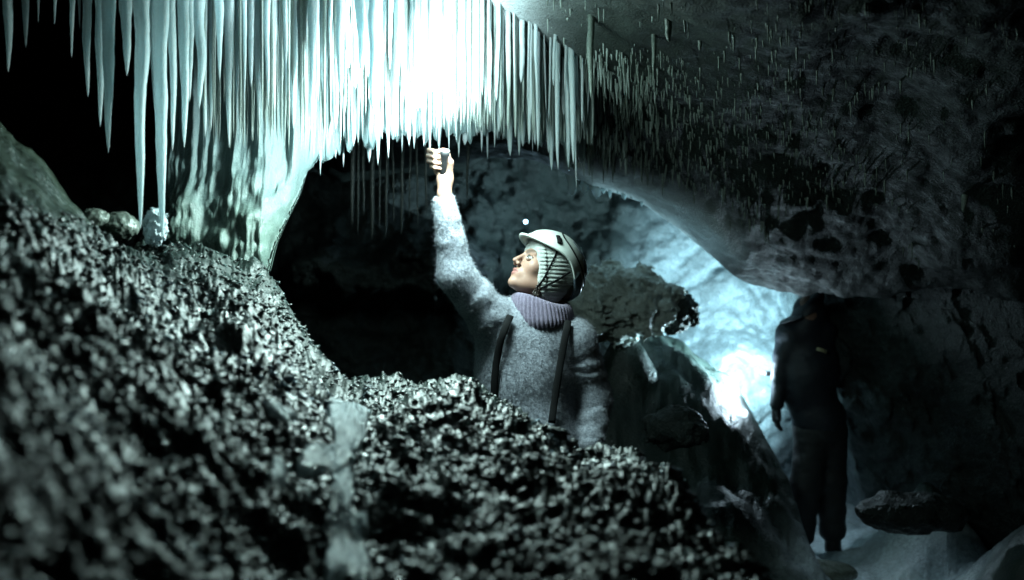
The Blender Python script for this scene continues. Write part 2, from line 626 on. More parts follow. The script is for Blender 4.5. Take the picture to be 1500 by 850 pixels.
tag(ground, 'dark gravelly cave ground rising into a frosty mound in the foreground', 'ground', kind='structure')


def ground_z(x, y):
    px = 750 + FPX * x / y
    fi = np.interp(px, PXG, np.arange(len(PXG)))
    fj = np.interp(np.log(y), np.log(DG), np.arange(len(DG)))
    i = np.clip(fi.astype(int), 0, len(PXG) - 2)
    j = np.clip(fj.astype(int), 0, len(DG) - 2)
    a, b = fi - i, fj - j
    return (GZF[i, j] * (1 - a) + GZF[i + 1, j] * a) * (1 - b) + (GZF[i, j + 1] * (1 - a) + GZF[i + 1, j + 1] * a) * b


# ceiling
CC = {
    -1200: [(.3, ('z', 3.)), (3, ('z', 3.05)), (3.5, ('z', 3.12)), (4.3, ('z', 3.9)), (13, ('z', 4.4))],
    250: [(.3, ('z', 3.)), (3, ('z', 3.06)), (3.5, ('z', 3.1)), (4.3, ('z', 3.8)), (13, ('z', 4.2))],
    480: [(.3, ('z', 3.)), (3, ('z', 3.05)), (4.3, ('z', 3.02)), (4.8, ('z', 2.7)), (7, ('z', 2.55)), (13, ('z', 2.6))],
    680: [(.3, ('z', 2.98)), (3, ('z', 3.0)), (4.1, ('z', 2.98)), (4.8, ('z', 2.68)), (5.6, ('z', 2.58)), (7, ('z', 2.65)), (13, ('z', 3.))],
    780: [(.3, ('z', 2.95)), (3, ('z', 2.94)), (3.9, ('z', 2.9)), (4.3, 70), (4.8, 150), (5.3, 205), (5.8, 240), (6.2, 230), (7.2, ('z', 3.)), (13, ('z', 3.))],
    860: [(.3, ('z', 2.9)), (3, ('z', 2.84)), (3.7, 20), (4.2, 90), (4.8, 170), (5.5, 262), (6.05, 275), (6.25, 276), (6.6, 250), (7.2, ('z', 3.)), (13, ('z', 3.))],
    930: [(.3, ('z', 2.85)), (3, -40), (3.8, 65), (4.6, 155), (5.4, 270), (6.0, 291), (6.2, 298), (6.55, 280), (7.2, ('z', 3.)), (13, ('z', 3.))],
    1000: [(.3, ('z', 2.8)), (3, -10), (3.8, 80), (4.6, 170), (5.4, 302), (6.0, 334), (6.25, 348), (6.6, 330), (7.3, ('z', 2.9)), (13, ('z', 3.))],
    1080: [(.3, ('z', 2.75)), (3, 10), (3.8, 100), (4.6, 195), (5.4, 350), (6.0, 388), (6.3, 406), (6.6, 395), (7.3, ('z', 2.8)), (13, ('z', 3.))],
    1160: [(.3, ('z', 2.7)), (3, 25), (3.8, 120), (4.6, 222), (5.4, 382), (6.0, 416), (6.3, 428), (6.7, 415), (7.4, ('z', 2.7)), (13, ('z', 3.))],
    1300: [(.3, ('z', 2.65)), (3, 30), (3.8, 130), (4.6, 255), (5.2, 355), (5.8, 428), (6.0, 442), (6.5, 425), (7.2, ('z', 2.6)), (13, ('z', 3.))],
    1500: [(.3, ('z', 2.6)), (2.8, 10), (3.6, 155), (4.2, 285), (4.8, 405), (5.1, 447), (5.6, 440), (6.4, ('z', 2.5)), (13, ('z', 3.))],
    2600: [(.3, ('z', 2.6)), (2.5, 0), (3.4, 155), (4.0, 285), (4.6, 405), (5.0, 447), (5.6, 440), (6.4, ('z', 2.5)), (13, ('z', 3.))],
}
DC = np.exp(np.linspace(np.log(.6), np.log(12.5), 420))
PXC = px_grid(-1200, 2600, n=560)
CZ = column_field(CC, DC, PXC, 5, 6)
cx = DC[None, :] * (PXC[:, None] - 750) / FPX
cp = np.stack([cx, np.tile(DC, (len(PXC), 1)), CZ], -1).reshape(-1, 3)
rough_c = .35 + .65 * sstep(.55, 1.3, cp[:, 0] - .12 * (cp[:, 1] - 5))
lipz = sstep(5.15, 5.7, cp[:, 1]) * sstep(.2, .5, cp[:, 0]) * (1 - sstep(1.05, 1.4, cp[:, 0]))
wc, vc = worley2(cp[:, 0] / .07, cp[:, 1] / .09, 31)
cp[:, 2] += .11 * fbm(cp * [2.3, 1.7, 0], 5, 41) * (1 - .6 * lipz) * rough_c - (1 - .8 * lipz) * rough_c * (np.clip(.6 - wc, 0, 1) * .018 * vc)
cp[:, 2] += .02 * fbm(cp * [11, 8, 0], 4, 43) * (1 - .5 * lipz)
ceiling = obj('ceiling', cp, grid_faces(len(PXC), len(DC), flip=True), M_CEIL)
attr(ceiling, 'ice', np.clip(lipz + .5 * sstep(.4, -.4, cp[:, 0]) * (cp[:, 1] < 4.6), 0, 1))
tag(ceiling, 'low brown cave ceiling sagging to a pale icy lip over the passage', 'ceiling', kind='structure')
CPZ = cp[:, 2].reshape(CZ.shape)


def ceil_z(x, y):
    px = 750 + FPX * x / y
    fi = np.interp(px, PXC, np.arange(len(PXC)))
    fj = np.interp(np.log(y), np.log(DC), np.arange(len(DC)))
    return CPZ[int(round(float(fi))), int(round(float(fj)))]


# walls behind: recess, lit passage, dark right wall - one sheet of rock
PXW = np.unique(np.concatenate([np.linspace(-1200, -40, 60), np.linspace(-40, 1540, 620), np.linspace(1540, 2600, 60)]))
PYW = np.linspace(-520, 1050, 540)
WX, WYp = np.meshgrid(PXW, PYW, indexing='ij')
d = np.interp(WX, [-1200, 0, 300, 420, 560, 700, 800, 900, 1000, 1080, 1140, 1215], [6.0, 7.6, 7.4, 6.9, 7.0, 7.3, 7.7, 8.0, 8.1, 7.95, 8.1, 8.6])
nz = fbm(np.stack([WX / 60, WYp / 40, 0 * WX], -1).reshape(-1, 3), 4, 51).reshape(WX.shape)
nz2 = fbm(np.stack([WX / 22, WYp / 30, 0 * WX + 5], -1).reshape(-1, 3), 4, 57).reshape(WX.shape)
ledge = sstep(340, 400, WYp + 40 * nz) * (1 - sstep(418, 440, WYp + 34 * nz + 26 * nz2)) * sstep(400, 450, WX) * (1 - sstep(690, 760, WX))
d -= 1.0 * ledge
low = sstep(470, 545, WYp) * sstep(960, 1060, WX)
d -= .45 * low                                         # ice floor of the passage curling up towards the torch
ridge = 1150 + np.clip(WYp - 445, 0, 400) * .37 + 8 * nz
right = sstep(-12, 26, WX - ridge)
d = d * (1 - right) + right * np.maximum(7.05 - (WX - ridge) * .0052, 4.4)
wp = np.stack([d * (WX - 750) / FPX, d, CAM_Z - d * (WYp - 425) / FPX], -1).reshape(-1, 3)
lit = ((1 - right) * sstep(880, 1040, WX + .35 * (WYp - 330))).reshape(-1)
q = np.stack([wp[:, 0] * .80 + wp[:, 2] * .6, wp[:, 1] * 0, -wp[:, 0] * .6 + wp[:, 2] * .8], 1)
flow = fbm(q * [1.6, 1, 13.0] + .5 * fbm(wp * 1.5, 2, 60)[:, None], 4, 61)
dy = .30 * fbm(wp * [1.6, 1.6, 2.0], 5, 52) * (1 - .7 * lit) + .09 * fbm(wp * 7, 5, 53) * (1 - .3 * lit) + lit * .05 * flow + lit * .05 * fbm(wp * [6, 6, 11], 4, 66)
wp[:, 1] += dy
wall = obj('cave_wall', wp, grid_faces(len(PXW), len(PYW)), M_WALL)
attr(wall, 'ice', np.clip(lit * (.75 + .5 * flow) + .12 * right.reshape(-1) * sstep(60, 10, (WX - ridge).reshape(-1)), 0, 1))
tag(wall, 'uneven cave wall with an icy passage lit behind the dark figure', 'wall', kind='structure')

# ------------------------------------------------------------------ ice curtain and frozen column
def build_curtain():
    lower = ([243, 255, 300, 350, 385, 402, 410, 424, 438, 450, 480, 520, 560, 620, 680, 720, 780, 820, 858],
             [330, 362, 380, 398, 408, 405, 365, 325, 292, 252, 240, 226, 222, 216, 208, 208, 226, 240, 262])
    U = np.linspace(243, 858, 620)
    lo = np.interp(U, *lower) + (24 * fbm(np.stack([U / 8, 0 * U, 0 * U], 1), 3, 71) - 14) * sstep(446, 475, U)
    nt = 110
    t = np.linspace(0, 1, nt)
    dep = np.interp(U, [243, 300, 400, 440, 500, 600, 700, 800, 858], [3.86, 3.84, 3.84, 3.90, 4.05, 4.2, 4.35, 4.6, 4.8])
    top_z = np.array([ceil_z(dd * (u - 750) / FPX, dd) + .06 for u, dd in zip(U, dep)])
    bot_z = CAM_Z - dep * (lo - 425) / FPX
    Z = top_z[:, None] + (bot_z - top_z)[:, None] * t[None]
    PYt = 425 + (CAM_Z - Z) * FPX / dep[:, None]
    colm = np.clip(1 - sstep(420, 470, U), 0, 1)[:, None] * sstep(170, 330, PYt)        # foot of the column, spreading forward
    D = dep[:, None] + 0 * Z
    X = D * (U[:, None] - 750) / FPX
    pts = np.stack([X, D, Z], -1).reshape(-1, 3)
    fl = fbm(pts * [24, 0, .7], 3, 72).reshape(Z.shape)
    fl2 = fbm(pts * [60, 8, 5], 3, 73).reshape(Z.shape)
    lump = fbm(pts * [9, 9, 7], 4, 74).reshape(Z.shape)
    edge = np.sqrt(np.clip(1 - t ** 10, 0, 1))[None] * np.sqrt(np.clip(np.minimum(np.arange(len(U)), np.arange(len(U))[::-1]) / 12.0, 0, 1))[:, None]
    th = (.055 + .075 * colm) * edge
    front = D - th - .045 * fl * (1 - .93 * colm) - .010 * fl2 * (1 - .5 * colm) - colm * (.085 * lump) - .15 * colm * sstep(230, 410, PYt)
    backs = D + th * .9 - .10 * colm * sstep(230, 410, PYt)
    pf = np.stack([X, front, Z], -1)
    pb = np.stack([X, backs, Z], -1)
    V = np.concatenate([pf.reshape(-1, 3), pb.reshape(-1, 3)])
    n = len(U) * nt
    f1 = grid_faces(len(U), nt, flip=True)
    f2 = grid_faces(len(U), nt) + n
    k = np.arange(len(U) - 1)
    b0 = k * nt + nt - 1
    rim = np.stack([b0, b0 + nt, b0 + nt + n, b0 + n], 1)
    j = np.arange(nt - 1)
    l0 = np.stack([j, j + 1, j + 1 + n, j + n], 1)
    e = (len(U) - 1) * nt
    r0 = np.stack([e + j, e + j + n, e + j + 1 + n, e + j + 1], 1)
    F = np.concatenate([f1, f2, rim, l0, r0])
    o = obj('ice_curtain', V, F, M_CURTAIN, origin=(-.6, 4.0, 2.3))
    dirt_shade = colm * (.30 * sstep(180, 260, PYt) + .70 * sstep(250, 335, PYt + 60 * lump + 14 * fl))  # greenish rock foot; its tone reaches higher as painted dimming of the column
    dirt_shade = np.maximum(dirt_shade, (sstep(780, 850, U)[:, None] * .7) * (.6 + .4 * fl2))
    attr(o, 'dirt_shade', np.concatenate([dirt_shade.reshape(-1)] * 2).clip(0, 1))
    tag(o, 'blazing pale blue ice curtain flowing down into a frozen column on the rock', 'ice curtain')


build_curtain()


# ------------------------------------------------------------------ icicles
def icicle_mesh(top, tip, r0, seed, n=11, seg=22, blunt=.35, ripple=.08):
    r_ = np.random.default_rng(seed)
    t = np.linspace(0, 1, seg)
    top, tip = np.asarray(top, float), np.asarray(tip, float)
    P = top + (tip - top) * t[:, None]
    w = fbm(np.stack([t * 3 + seed * 1.3, 0 * t + seed, 0 * t], 1), 2, 5)
    w2 = fbm(np.stack([t * 3 + seed * 2.1, 0 * t + seed, 0 * t + 4], 1), 2, 6)
    P[:, 0] += w * r0 * .5 * np.sin(np.pi * t)
    P[:, 1] += w2 * r0 * .5 * np.sin(np.pi * t)
    R = r0 * (blunt + (1 - blunt) * (1 - t) ** .9) * np.clip(1 - t ** 7, 0, 1) ** .55
    R *= 1 + ripple * 2 * fbm(np.stack([t * 16, 0 * t + seed * .7, 0 * t], 1), 3, 8)
    a = np.linspace(0, 2 * np.pi, n, endpoint=False) + r_.random() * 6
    ecc = 1 + .14 * np.sin(a * 2 + r_.random() * 6)
    rr = R[None, :] * ecc[:, None]
    rr = rr * (1 + .10 * fbm(np.stack([np.repeat(np.cos(a) * 1.6, seg), np.repeat(np.sin(a) * 1.6, seg), np.tile(t * 9, n) + seed], 1), 2, 9).reshape(n, seg))
    V = P[None] + np.stack([np.cos(a)[:, None] * rr, np.sin(a)[:, None] * rr, 0 * rr], -1)
    return V.reshape(-1, 3), grid_faces(n, seg, wrap=True)


N_ICE = [0]


def icicle(px, tip_py, w, dd, label, group=None, mat=None, top_py=None, blunt=.35, lean=0.0, seg=22):
    N_ICE[0] += 1
    s = N_ICE[0]
    if group is not None and 'left end' not in group:
        blunt = random.choice((blunt * .7, blunt, min(.85, blunt * 1.6)))
        lean = lean + random.uniform(-.012, .012)
        w = w * random.choice((.7, .9, 1.0, 1.25))
    tip = at(px, tip_py, dd)
    tx = tip[0] + lean
    topz = (ceil_z(tx, dd) + .07) if top_py is None else at(px, top_py, dd)[2]
    topz = max(topz, tip[2] + .03)
    top = np.array([tx, dd, topz])
    v, f = icicle_mesh(top, tip, w * .5 * dd / FPX, s, blunt=blunt, seg=seg)
    o = obj('icicle', v, f, mat or M_ICICLE, origin=top)
    tag(o, label, 'icicle', group)
    return o


LEFT = [
    (12, 107, 24, 2.95, 'thick frosted icicle at the far left edge of the photo'),
    (38, 70, 20, 3.0, 'short tapered icicle second from the left edge'),
    (56, 34, 9, 3.3, 'stub of icicle in the dark between the second and fourth icicles from the left'),
    (80, 37, 13, 3.2, 'small pointed icicle fourth from the left edge, high over the dark gap'),
    (105, 85, 15, 3.05, 'icicle over the dark gap just left of the long clustered icicles'),
    (117, 43, 10, 3.1, 'short icicle close against the left side of the long cluster'),
    (129, 143, 22, 3.1, 'shortest icicle of the fused cluster at the left end of the curtain'),
    (147, 187, 20, 3.06, 'middle icicle of the fused cluster at the left end of the curtain'),
    (159, 225, 26, 3.0, 'longest icicle of the fused cluster with a thin needle tip'),
    (186, 112, 28, 3.12, 'broad short icicle between the fused cluster and the long needle icicle'),
    (206, 337, 31, 2.98, 'long needle icicle hanging over the dark gap left of the longest one'),
    (218, 97, 18, 3.2, 'short icicle tucked behind the top of the long needle icicle'),
    (227, 166, 20, 3.1, 'icicle of middle length in the gap between the two longest icicles'),
    (238, 352, 30, 3.05, 'longest icicle of all, reaching down to the icy knob on the rock'),
    (253, 222, 20, 3.12, 'icicle touching the right side of the longest icicle'),
    (270, 217, 24, 3.2, 'stout dull icicle second to the right of the longest icicle'),
    (278, 150, 16, 3.25, 'short bright icicle third to the right of the longest icicle'),
]
for (px, py, w, dd, lab) in LEFT:
    icicle(px, py, w, dd, lab, 'long icicles at the left end', blunt=.34, seg=44)

FRONT = [(292, 160, 26), (301, 202, 18), (309, 194, 18), (322, 120, 20), (336, 218, 16), (347, 182, 24), (358, 155, 14), (368, 128, 20),
         (380, 186, 20), (393, 158, 18), (402, 165, 16), (411, 188, 17), (420, 150, 18), (430, 190, 18), (441, 138, 20), (455, 192, 16), (466, 150, 18)]
for k, (px, py, w) in enumerate(FRONT):
    icicle(px, py, w, 3.32 + .012 * k + .05 * (k % 3), 'glowing front-row icicle hanging before the frozen column, left of the white glare', 'front-row icicles over the frozen column', blunt=.3, seg=28)
x = 474.0
while x < 640:
    w = random.uniform(11, 20)
    icicle(x, random.uniform(120, 200) - (30 if random.random() < .3 else 0), w, random.uniform(3.45, 3.8), 'blown-out white icicle in the glare above and left of the raised hand', 'icicles in the white glare', blunt=.4)
    x += w * random.uniform(.42, .72)
x = 440.0
while x < 690:
    w = random.uniform(7, 14)
    icicle(x, np.interp(x, [440, 500, 560, 620, 690], [258, 238, 236, 230, 220]) + random.choice((-26, -12, -4, 4)) + random.uniform(-9, 14), w, random.uniform(3.85, 4.2),
           'pale icicle of the lower fringe, hanging against the dark recess left of the hand', 'lower fringe icicles left of the hand', blunt=.5)
    x += w * random.uniform(.5, 1.5)
x = 672.0
while x < 850:
    w = random.uniform(7, 12)
    icicle(x, np.interp(x, [672, 720, 780, 850], [222, 226, 236, 262]) + random.choice((-30, -16, -5, 4)) + random.uniform(-9, 14), w, random.uniform(4.1, 4.45),
           'pale icicle of the lower fringe, hanging above the white helmet', 'lower fringe icicles above the helmet', blunt=.5)
    x += w * random.uniform(.5, 1.5)
for row in range(3):
    x = 640.0 + row * 3
    while x < 862:
        w = random.choice((3.5, 4.5, 5.5, 6.5, 8)) * random.uniform(.9, 1.1)
        tip = np.interp(x, [640, 700, 780, 862], [130, 140, 150, 160]) + row * 22 + random.uniform(-34, 30)
        icicle(x, tip, w, 3.85 + .16 * row + (x - 640) * .0016 + random.uniform(-.05, .05),
               'thin straight icicle in the dense row right of the hand lamp', 'dense thin icicles right of the hand lamp', blunt=.55, seg=18)
        x += w * random.uniform(1.0, 2.0)
for (px, py, w) in ((838, 287, 15), (856, 284, 13), (866, 279, 9), (874, 291, 15), (884, 284, 11), (893, 290, 17), (905, 285, 13), (915, 293, 10), (926, 292, 11), (940, 303, 9)):
    icicle(px, py, w, 6.0, 'stubby backlit icicle on the icy ceiling lip right above the helmet', 'stubby icicles on the ceiling lip', top_py=py - 34, blunt=.6, seg=14)
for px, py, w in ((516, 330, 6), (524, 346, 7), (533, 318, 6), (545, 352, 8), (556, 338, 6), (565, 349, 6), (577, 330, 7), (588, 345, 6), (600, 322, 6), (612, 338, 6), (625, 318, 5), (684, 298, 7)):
    icicle(px, py, w, 5.4, 'faint thin icicle deep in the dark recess left of the arm', 'faint icicles in the dark recess', mat=M_SHADED_ICE, blunt=.5, seg=14)
for (px, tpy, py, w, lab) in ((980, -20, 62, 13, 'thick dull icicle at the top of the brown ceiling'), (957, 50, 106, 8, 'lone thin icicle high on the brown ceiling, left of the thick dull one'),
                              (1411, 262, 312, 11, 'single pale icicle on the dark ceiling at the far right'), (866, 75, 145, 13, 'wide pale icicle at the right border of the curtain'),
                              (1025, 40, 75, 9, 'stubby icicle under the dark top of the ceiling, right of the thick dull one')):
    q = np.interp(tpy, [-40, 60, 270], [3.3, 3.7, 4.4])
    icicle(px, py, w, q, lab, mat=M_DIMMED_ICE, blunt=.6, seg=16)


def ceiling_spot(px, py):
    """distance at which the ceiling is seen at this pixel"""
    i = int(np.argmin(np.abs(PXC - px)))
    rows = 425 + (CAM_Z - CPZ[i]) * FPX / DC
    j = np.where((rows > py) & (DC > 2.5))[0]
    return float(DC[j[0]]) if len(j) else 5.0


n_left = 300 - N_ICE[0]
spots = []
while len(spots) < 1500:
    px, py = (random.uniform(846, 1330), random.uniform(70, 330)) if len(spots) < 1150 else (846 + 110 * random.random() ** 1.4, random.uniform(90, 250))
    edge = np.interp(px, [850, 930, 1000, 1080, 1160, 1330], [245, 265, 290, 320, 320, 330])
    if py > edge - 22 or random.random() < (px - 850) / 640 or py < (px - 800) * .42: continue
    spots.append((px, py))
spots.sort(key=lambda s: (s[0] - 850) + abs(s[1] - 180) * .6)
rest, rest_tan = [], []
for k, (px, py) in enumerate(spots):
    dd = ceiling_spot(px, py)
    ln = (5 + np.interp(px, [850, 900, 1000, 1300], [44, 36, 24, 15]) * random.random() ** 1.8) * np.interp(px, [850, 1000, 1300], [1, .8, .55])
    w = random.uniform(2.2, 5.6) if px < 985 else random.uniform(1.8, 4.2)
    if k < n_left:
        icicle(px, py + ln, w, dd, 'short dim icicle hanging from the brown ceiling right of the curtain', 'murky icicles on the brown ceiling', mat=M_TAN_ICE if px + 60 * random.random() < 950 else M_DIMMED_ICE, blunt=.42, seg=12)  # paler ice on the left, darker rightwards: painted light falloff
    else:
        tip = at(px, py + ln, dd)
        top = np.array([tip[0], dd, max(ceil_z(tip[0], dd) + .04, tip[2] + .03)])
        (rest_tan if px + 60 * random.random() < 925 else rest).append(icicle_mesh(top, tip, w * .5 * dd / FPX, 900 + k, n=7, seg=9, blunt=.42))
for k in range(620):                                   # fine needles between the larger icicles of the curtain
    px = random.uniform(640, 872) if k < 430 else random.uniform(290, 640)
    tip_y = np.interp(px, [290, 440, 520, 640, 862], [215, 225, 215, 190, 215]) - 90 * random.random() ** 1.5
    dd = np.interp(px, [290, 440, 640, 862], [3.62, 3.75, 4.0, 4.6]) + random.uniform(-.28, .1)
    tip = at(px, tip_y, dd)
    top = np.array([tip[0], dd, max(ceil_z(tip[0], dd) + .04, tip[2] + .03)])
    rest_tan.append(icicle_mesh(top, tip, random.uniform(2.0, 3.6) * dd / FPX, 1900 + k, n=7, seg=12, blunt=.6))
for k in range(1700):                                  # frost needles over the rest of the roof, in patches
    px, py = random.uniform(800, 1490), random.uniform(-10, 400)
    dd = ceiling_spot(px, py)
    if py < (px - 800) * .42 - 70 and px < 930: continue
    if py > np.interp(px, [800, 930, 1080, 1160, 1500], [40, 240, 330, 370, 400]): continue
    if fbm(np.array([[px / 70, py / 45, 3.0]]), 3, 150)[0] < random.uniform(-.25, .35): continue
    tip = at(px, py + 4 + 24 * random.random() ** 2.2, dd)
    top = np.array([tip[0], dd, max(ceil_z(tip[0], dd) + .03, tip[2] + .02)])
    (rest_tan if px < 960 else rest).append(icicle_mesh(top, tip, random.uniform(1.2, 2.8) * dd / FPX, 2900 + k, n=6, seg=7, blunt=.4))  # roof needles split the same way, falloff painted by material
v, f = join(rest)
stubs = obj('icicle_stubs', v, f, M_DIMMED_ICE)
tag(stubs, 'countless tiny dim icicles across the dark ceiling at the right', 'icicles', kind='stuff')
v, f = join(rest_tan)
tag(obj('icicle_needles', v, f, M_TAN_ICE2), 'fine needle icicles filling the right end of the bright curtain', 'icicles', kind='stuff')


# ------------------------------------------------------------------ boulders and ice on the rock
def boulder(name, px, py, dd, r, mat, label, cat, amp=.3, fr=3.0, seed=0, h=.012, facet=False):
    c = at(px, py, dd)
    r = np.asarray(r, float)

    def fn(p):
        base = ellip(p, c, r)
        q = (p - c) / r.max()
        return base + amp * r.min() * (fbm(q * fr + seed, 4, seed) * .8 - .5 * np.abs(fbm(q * fr * 2.4 + seed, 3, seed + 3)))
    m = r * 1.5 + .03
    v, f = surface_nets(fn, c - m, c + m, h)
    o = obj(name, v, f, mat, origin=(c[0], c[1], c[2] - r[2]), smooth=not facet)
    tag(o, label, cat)
    return o


boulder('boulder', 905, 446, 6.35, (.37, .30, .215), M_BOULDER, 'glittering pale lumpy boulder behind the woman and her helmet', 'boulder', .62, 4.6, 3, .010)
boulder('boulder', 988, 458, 6.4, (.15, .16, .12), M_WALL, 'dark knobbly end of rock at the right side of the glittering boulder', 'boulder', .5, 3.5, 8, .014)
boulder('boulder', 172, 332, 3.2, (.065, .06, .045), M_WET, 'small rounded wet rock under the long needle icicle', 'boulder', .3, 3, 11, .006)
boulder('boulder', 138, 322, 3.15, (.05, .05, .034), M_WET, 'low wet rock just left of the small rounded one', 'boulder', .3, 3, 12, .006)
boulder('ice_lump', 228, 333, 3.12, (.032, .032, .055), M_SLAB, 'clear lumpy ice knob below the tip of the longest icicle', 'ice', .75, 4.5, 14, .004)
boulder('boulder', 990, 628, 5.1, (.16, .16, .10), M_WALL, 'dark wet rock low in the passage behind the sleeve', 'boulder', .5, 3, 21, .014)
boulder('boulder', 1335, 752, 5.4, (.30, .2, .10), M_WALL, 'flat dark rock on the floor at the right of the standing figure', 'boulder', .5, 3, 24, .016)
boulder('boulder', 1205, 838, 5.75, (.20, .14, .06), M_WET, 'low smooth rock on the path in front of the figure', 'boulder', .25, 2, 27, .012)


SLAB_POLYS = []
_k = np.ones(9) / 9
GZS = np.apply_along_axis(lambda v: np.convolve(v, _k, 'same'), 1, np.apply_along_axis(lambda v: np.convolve(v, _k, 'same'), 0, GZF))


def inside(x, y, poly):
    r_ = np.zeros(x.shape, bool)
    for k in range(len(poly)):
        (x0, y0), (x1, y1) = poly[k], poly[(k + 1) % len(poly)]
        c_ = ((y0 > y) != (y1 > y)) & (x < (x1 - x0) * (y - y0) / (y1 - y0 + 1e-12) + x0)
        r_ ^= c_
    return r_


def smooth_ground(x, y):
    px = 750 + FPX * x / y
    i = np.clip(np.round(np.interp(px, PXG, np.arange(len(PXG)))).astype(int), 0, len(PXG) - 1)
    j = np.clip(np.round(np.interp(np.log(y), np.log(DG), np.arange(len(DG)))).astype(int), 0, len(DG) - 1)
    return GZS[i, j]


def slab(poly, thick, label, seed, name='ice_slab'):
    """a plate of clear ice frozen onto the gravel; poly: outline given where the ground is seen at those photo pixels"""
    def hit(px, py):
        i = int(np.argmin(np.abs(PXG - px)))
        rows = 425 + (CAM_Z - GZS[i]) * FPX / DG
        j = np.where((rows < py) & (DG > .5))[0]
        return float(DG[j[0]]) if len(j) else 2.0
    P = np.array([[hit(px, py) * (px - 750) / FPX, hit(px, py)] for px, py in poly])
    SLAB_POLYS.append(P)
    r_ = np.random.default_rng(seed)
    out = []
    for k in range(len(P)):
        a, b = P[k], P[(k + 1) % len(P)]
        m = max(3, int(np.linalg.norm(b - a) / .012))
        for q_ in range(m):
            out.append(a + (b - a) * q_ / m + r_.normal(0, .003, 2))
    out = np.array(out)
    c = out.mean(0)
    rings = [1.03, 1.0, .95, .86, .72, .55, .38, .2, .05]
    hts = [-1.6, .1, .5, .8, .95, 1.0, 1.05, 1.08, 1.1]
    V = []
    for s_, h_ in zip(rings, hts):
        xy = c + (out - c) * s_
        cell, cv = worley2(xy[:, 0] / .05 + xy[:, 1] / .16, xy[:, 1] / .12 - xy[:, 0] / .10, seed)
        V.append(np.column_stack([xy, smooth_ground(xy[:, 0], xy[:, 1]) + .014 + thick * h_ * (.7 + .5 * cv + .3 * (.6 - cell)) + .004 * fbm(np.column_stack([xy * 60, xy[:, :1] * 0]), 3, seed)]))
    V = np.array(V).transpose(1, 0, 2).reshape(-1, 3)
    o = obj(name, V, grid_faces(len(out), len(rings), wrap=True, flip=True), M_SLAB, origin=(c[0], c[1], V[:, 2].min()), smooth=False)
    tag(o, label, 'ice')


slab([(482, 608), (516, 598), (542, 612), (536, 640), (520, 668), (492, 660), (486, 634)], .016, 'tall jagged slab of pale ice, uppermost on the gravel mound', 41)
slab([(436, 684), (470, 672), (512, 662), (520, 684), (494, 702), (458, 706), (440, 700)], .013, 'wide broken slab of pale ice just below the uppermost slab', 42)
slab([(400, 694), (414, 688), (420, 706), (410, 724), (398, 718)], .012, 'small upright chip of ice left of the wide broken slab', 43)
slab([(492, 706), (512, 700), (516, 722), (516, 750), (520, 790), (538, 830), (540, 880), (478, 880), (480, 800), (484, 740)], .012, 'long strip of pale ice running down to the bottom edge', 44)
slab([(520, 775), (536, 772), (540, 800), (528, 806)], .012, 'rounded chip of ice at the right side of the long strip', 45)
slab([(388, 604), (420, 612), (436, 624), (420, 630), (396, 618)], .008, 'thin sliver of bluish ice left of the uppermost slab', 46)

# gravel crust on the mound: nobody could count it
ico_v = []
ph = (1 + 5 ** .5) / 2
for a in (-1, 1):
    for b in (-ph, ph):
        ico_v += [(0, a, b), (a, b, 0), (b, 0, a)]
ico_v = np.array(ico_v, float)
ico_v /= np.linalg.norm(ico_v[0])
ico_f = [(i, j, k) for i in range(12) for j in range(i + 1, 12) for k in range(j + 1, 12)
         if max(np.linalg.norm(ico_v[i] - ico_v[j]), np.linalg.norm(ico_v[j] - ico_v[k]), np.linalg.norm(ico_v[i] - ico_v[k])) < 1.1]
ico_f = np.array([(f if np.dot(np.cross(ico_v[f[1]] - ico_v[f[0]], ico_v[f[2]] - ico_v[f[0]]), ico_v[f[0]]) > 0 else f[::-1]) for f in ico_f])
NG = 52000
gpx = rng.uniform(-80, 1160, NG)
gd = np.exp(rng.uniform(np.log(.5), np.log(3.6), NG))
gx = gd * (gpx - 750) / FPX
gz = ground_z(gx, gd)
ok = (gz > 1.0)
_i = np.clip(np.round(np.interp(gpx, PXG, np.arange(len(PXG)))).astype(int), 0, len(PXG) - 1)
_j = np.clip(np.round(np.interp(np.log(gd), np.log(DG), np.arange(len(DG)))).astype(int), 0, len(DG) - 1)
ok &= rng.random(NG) > WETF[_i, _j] * 1.05
for poly in SLAB_POLYS:
    ok &= ~inside(gx, gd, poly)
ok &= rng.random(NG) < .35 + .9 * sstep(-.35, .25, fbm(np.stack([gx * 9, gd * 13, 0 * gx], 1), 3, 131))
gx, gd, gz = gx[ok], gd[ok], gz[ok]
n_g = len(gx)
size = rng.uniform(.0020, .0056, n_g) * (1 + .8 * (rng.random(n_g) ** 6)) * np.clip(gd / 1.5, .75, 1.25)
sc = np.stack([size * rng.uniform(1.1, 2.6, n_g), size * rng.uniform(.8, 1.3, n_g), size * rng.uniform(.5, 1.0, n_g)], 1)
base = ico_v[None] * (1 + .26 * rng.standard_normal((n_g, 12, 1)).clip(-1.3, 1.3)) * sc[:, None, :]
ang = rng.normal(0, .4, n_g)
tl = rng.normal(0, .4, n_g)
ca, sa, ct, st = np.cos(ang), np.sin(ang), np.cos(tl), np.sin(tl)
x1 = base[:, :, 0] * ct[:, None] - base[:, :, 2] * st[:, None]
z1 = base[:, :, 0] * st[:, None] + base[:, :, 2] * ct[:, None]
x2 = x1 * ca[:, None] - base[:, :, 1] * sa[:, None]
y2 = x1 * sa[:, None] + base[:, :, 1] * ca[:, None]
gv = np.stack([x2 + gx[:, None], y2 + gd[:, None], z1 + (gz - size * .12)[:, None]], -1).reshape(-1, 3)
gf = (ico_f[None] + (np.arange(n_g) * 12)[:, None, None]).reshape(-1, 3)
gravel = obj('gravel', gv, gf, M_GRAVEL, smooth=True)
gpx_ = 750 + FPX * gx / gd
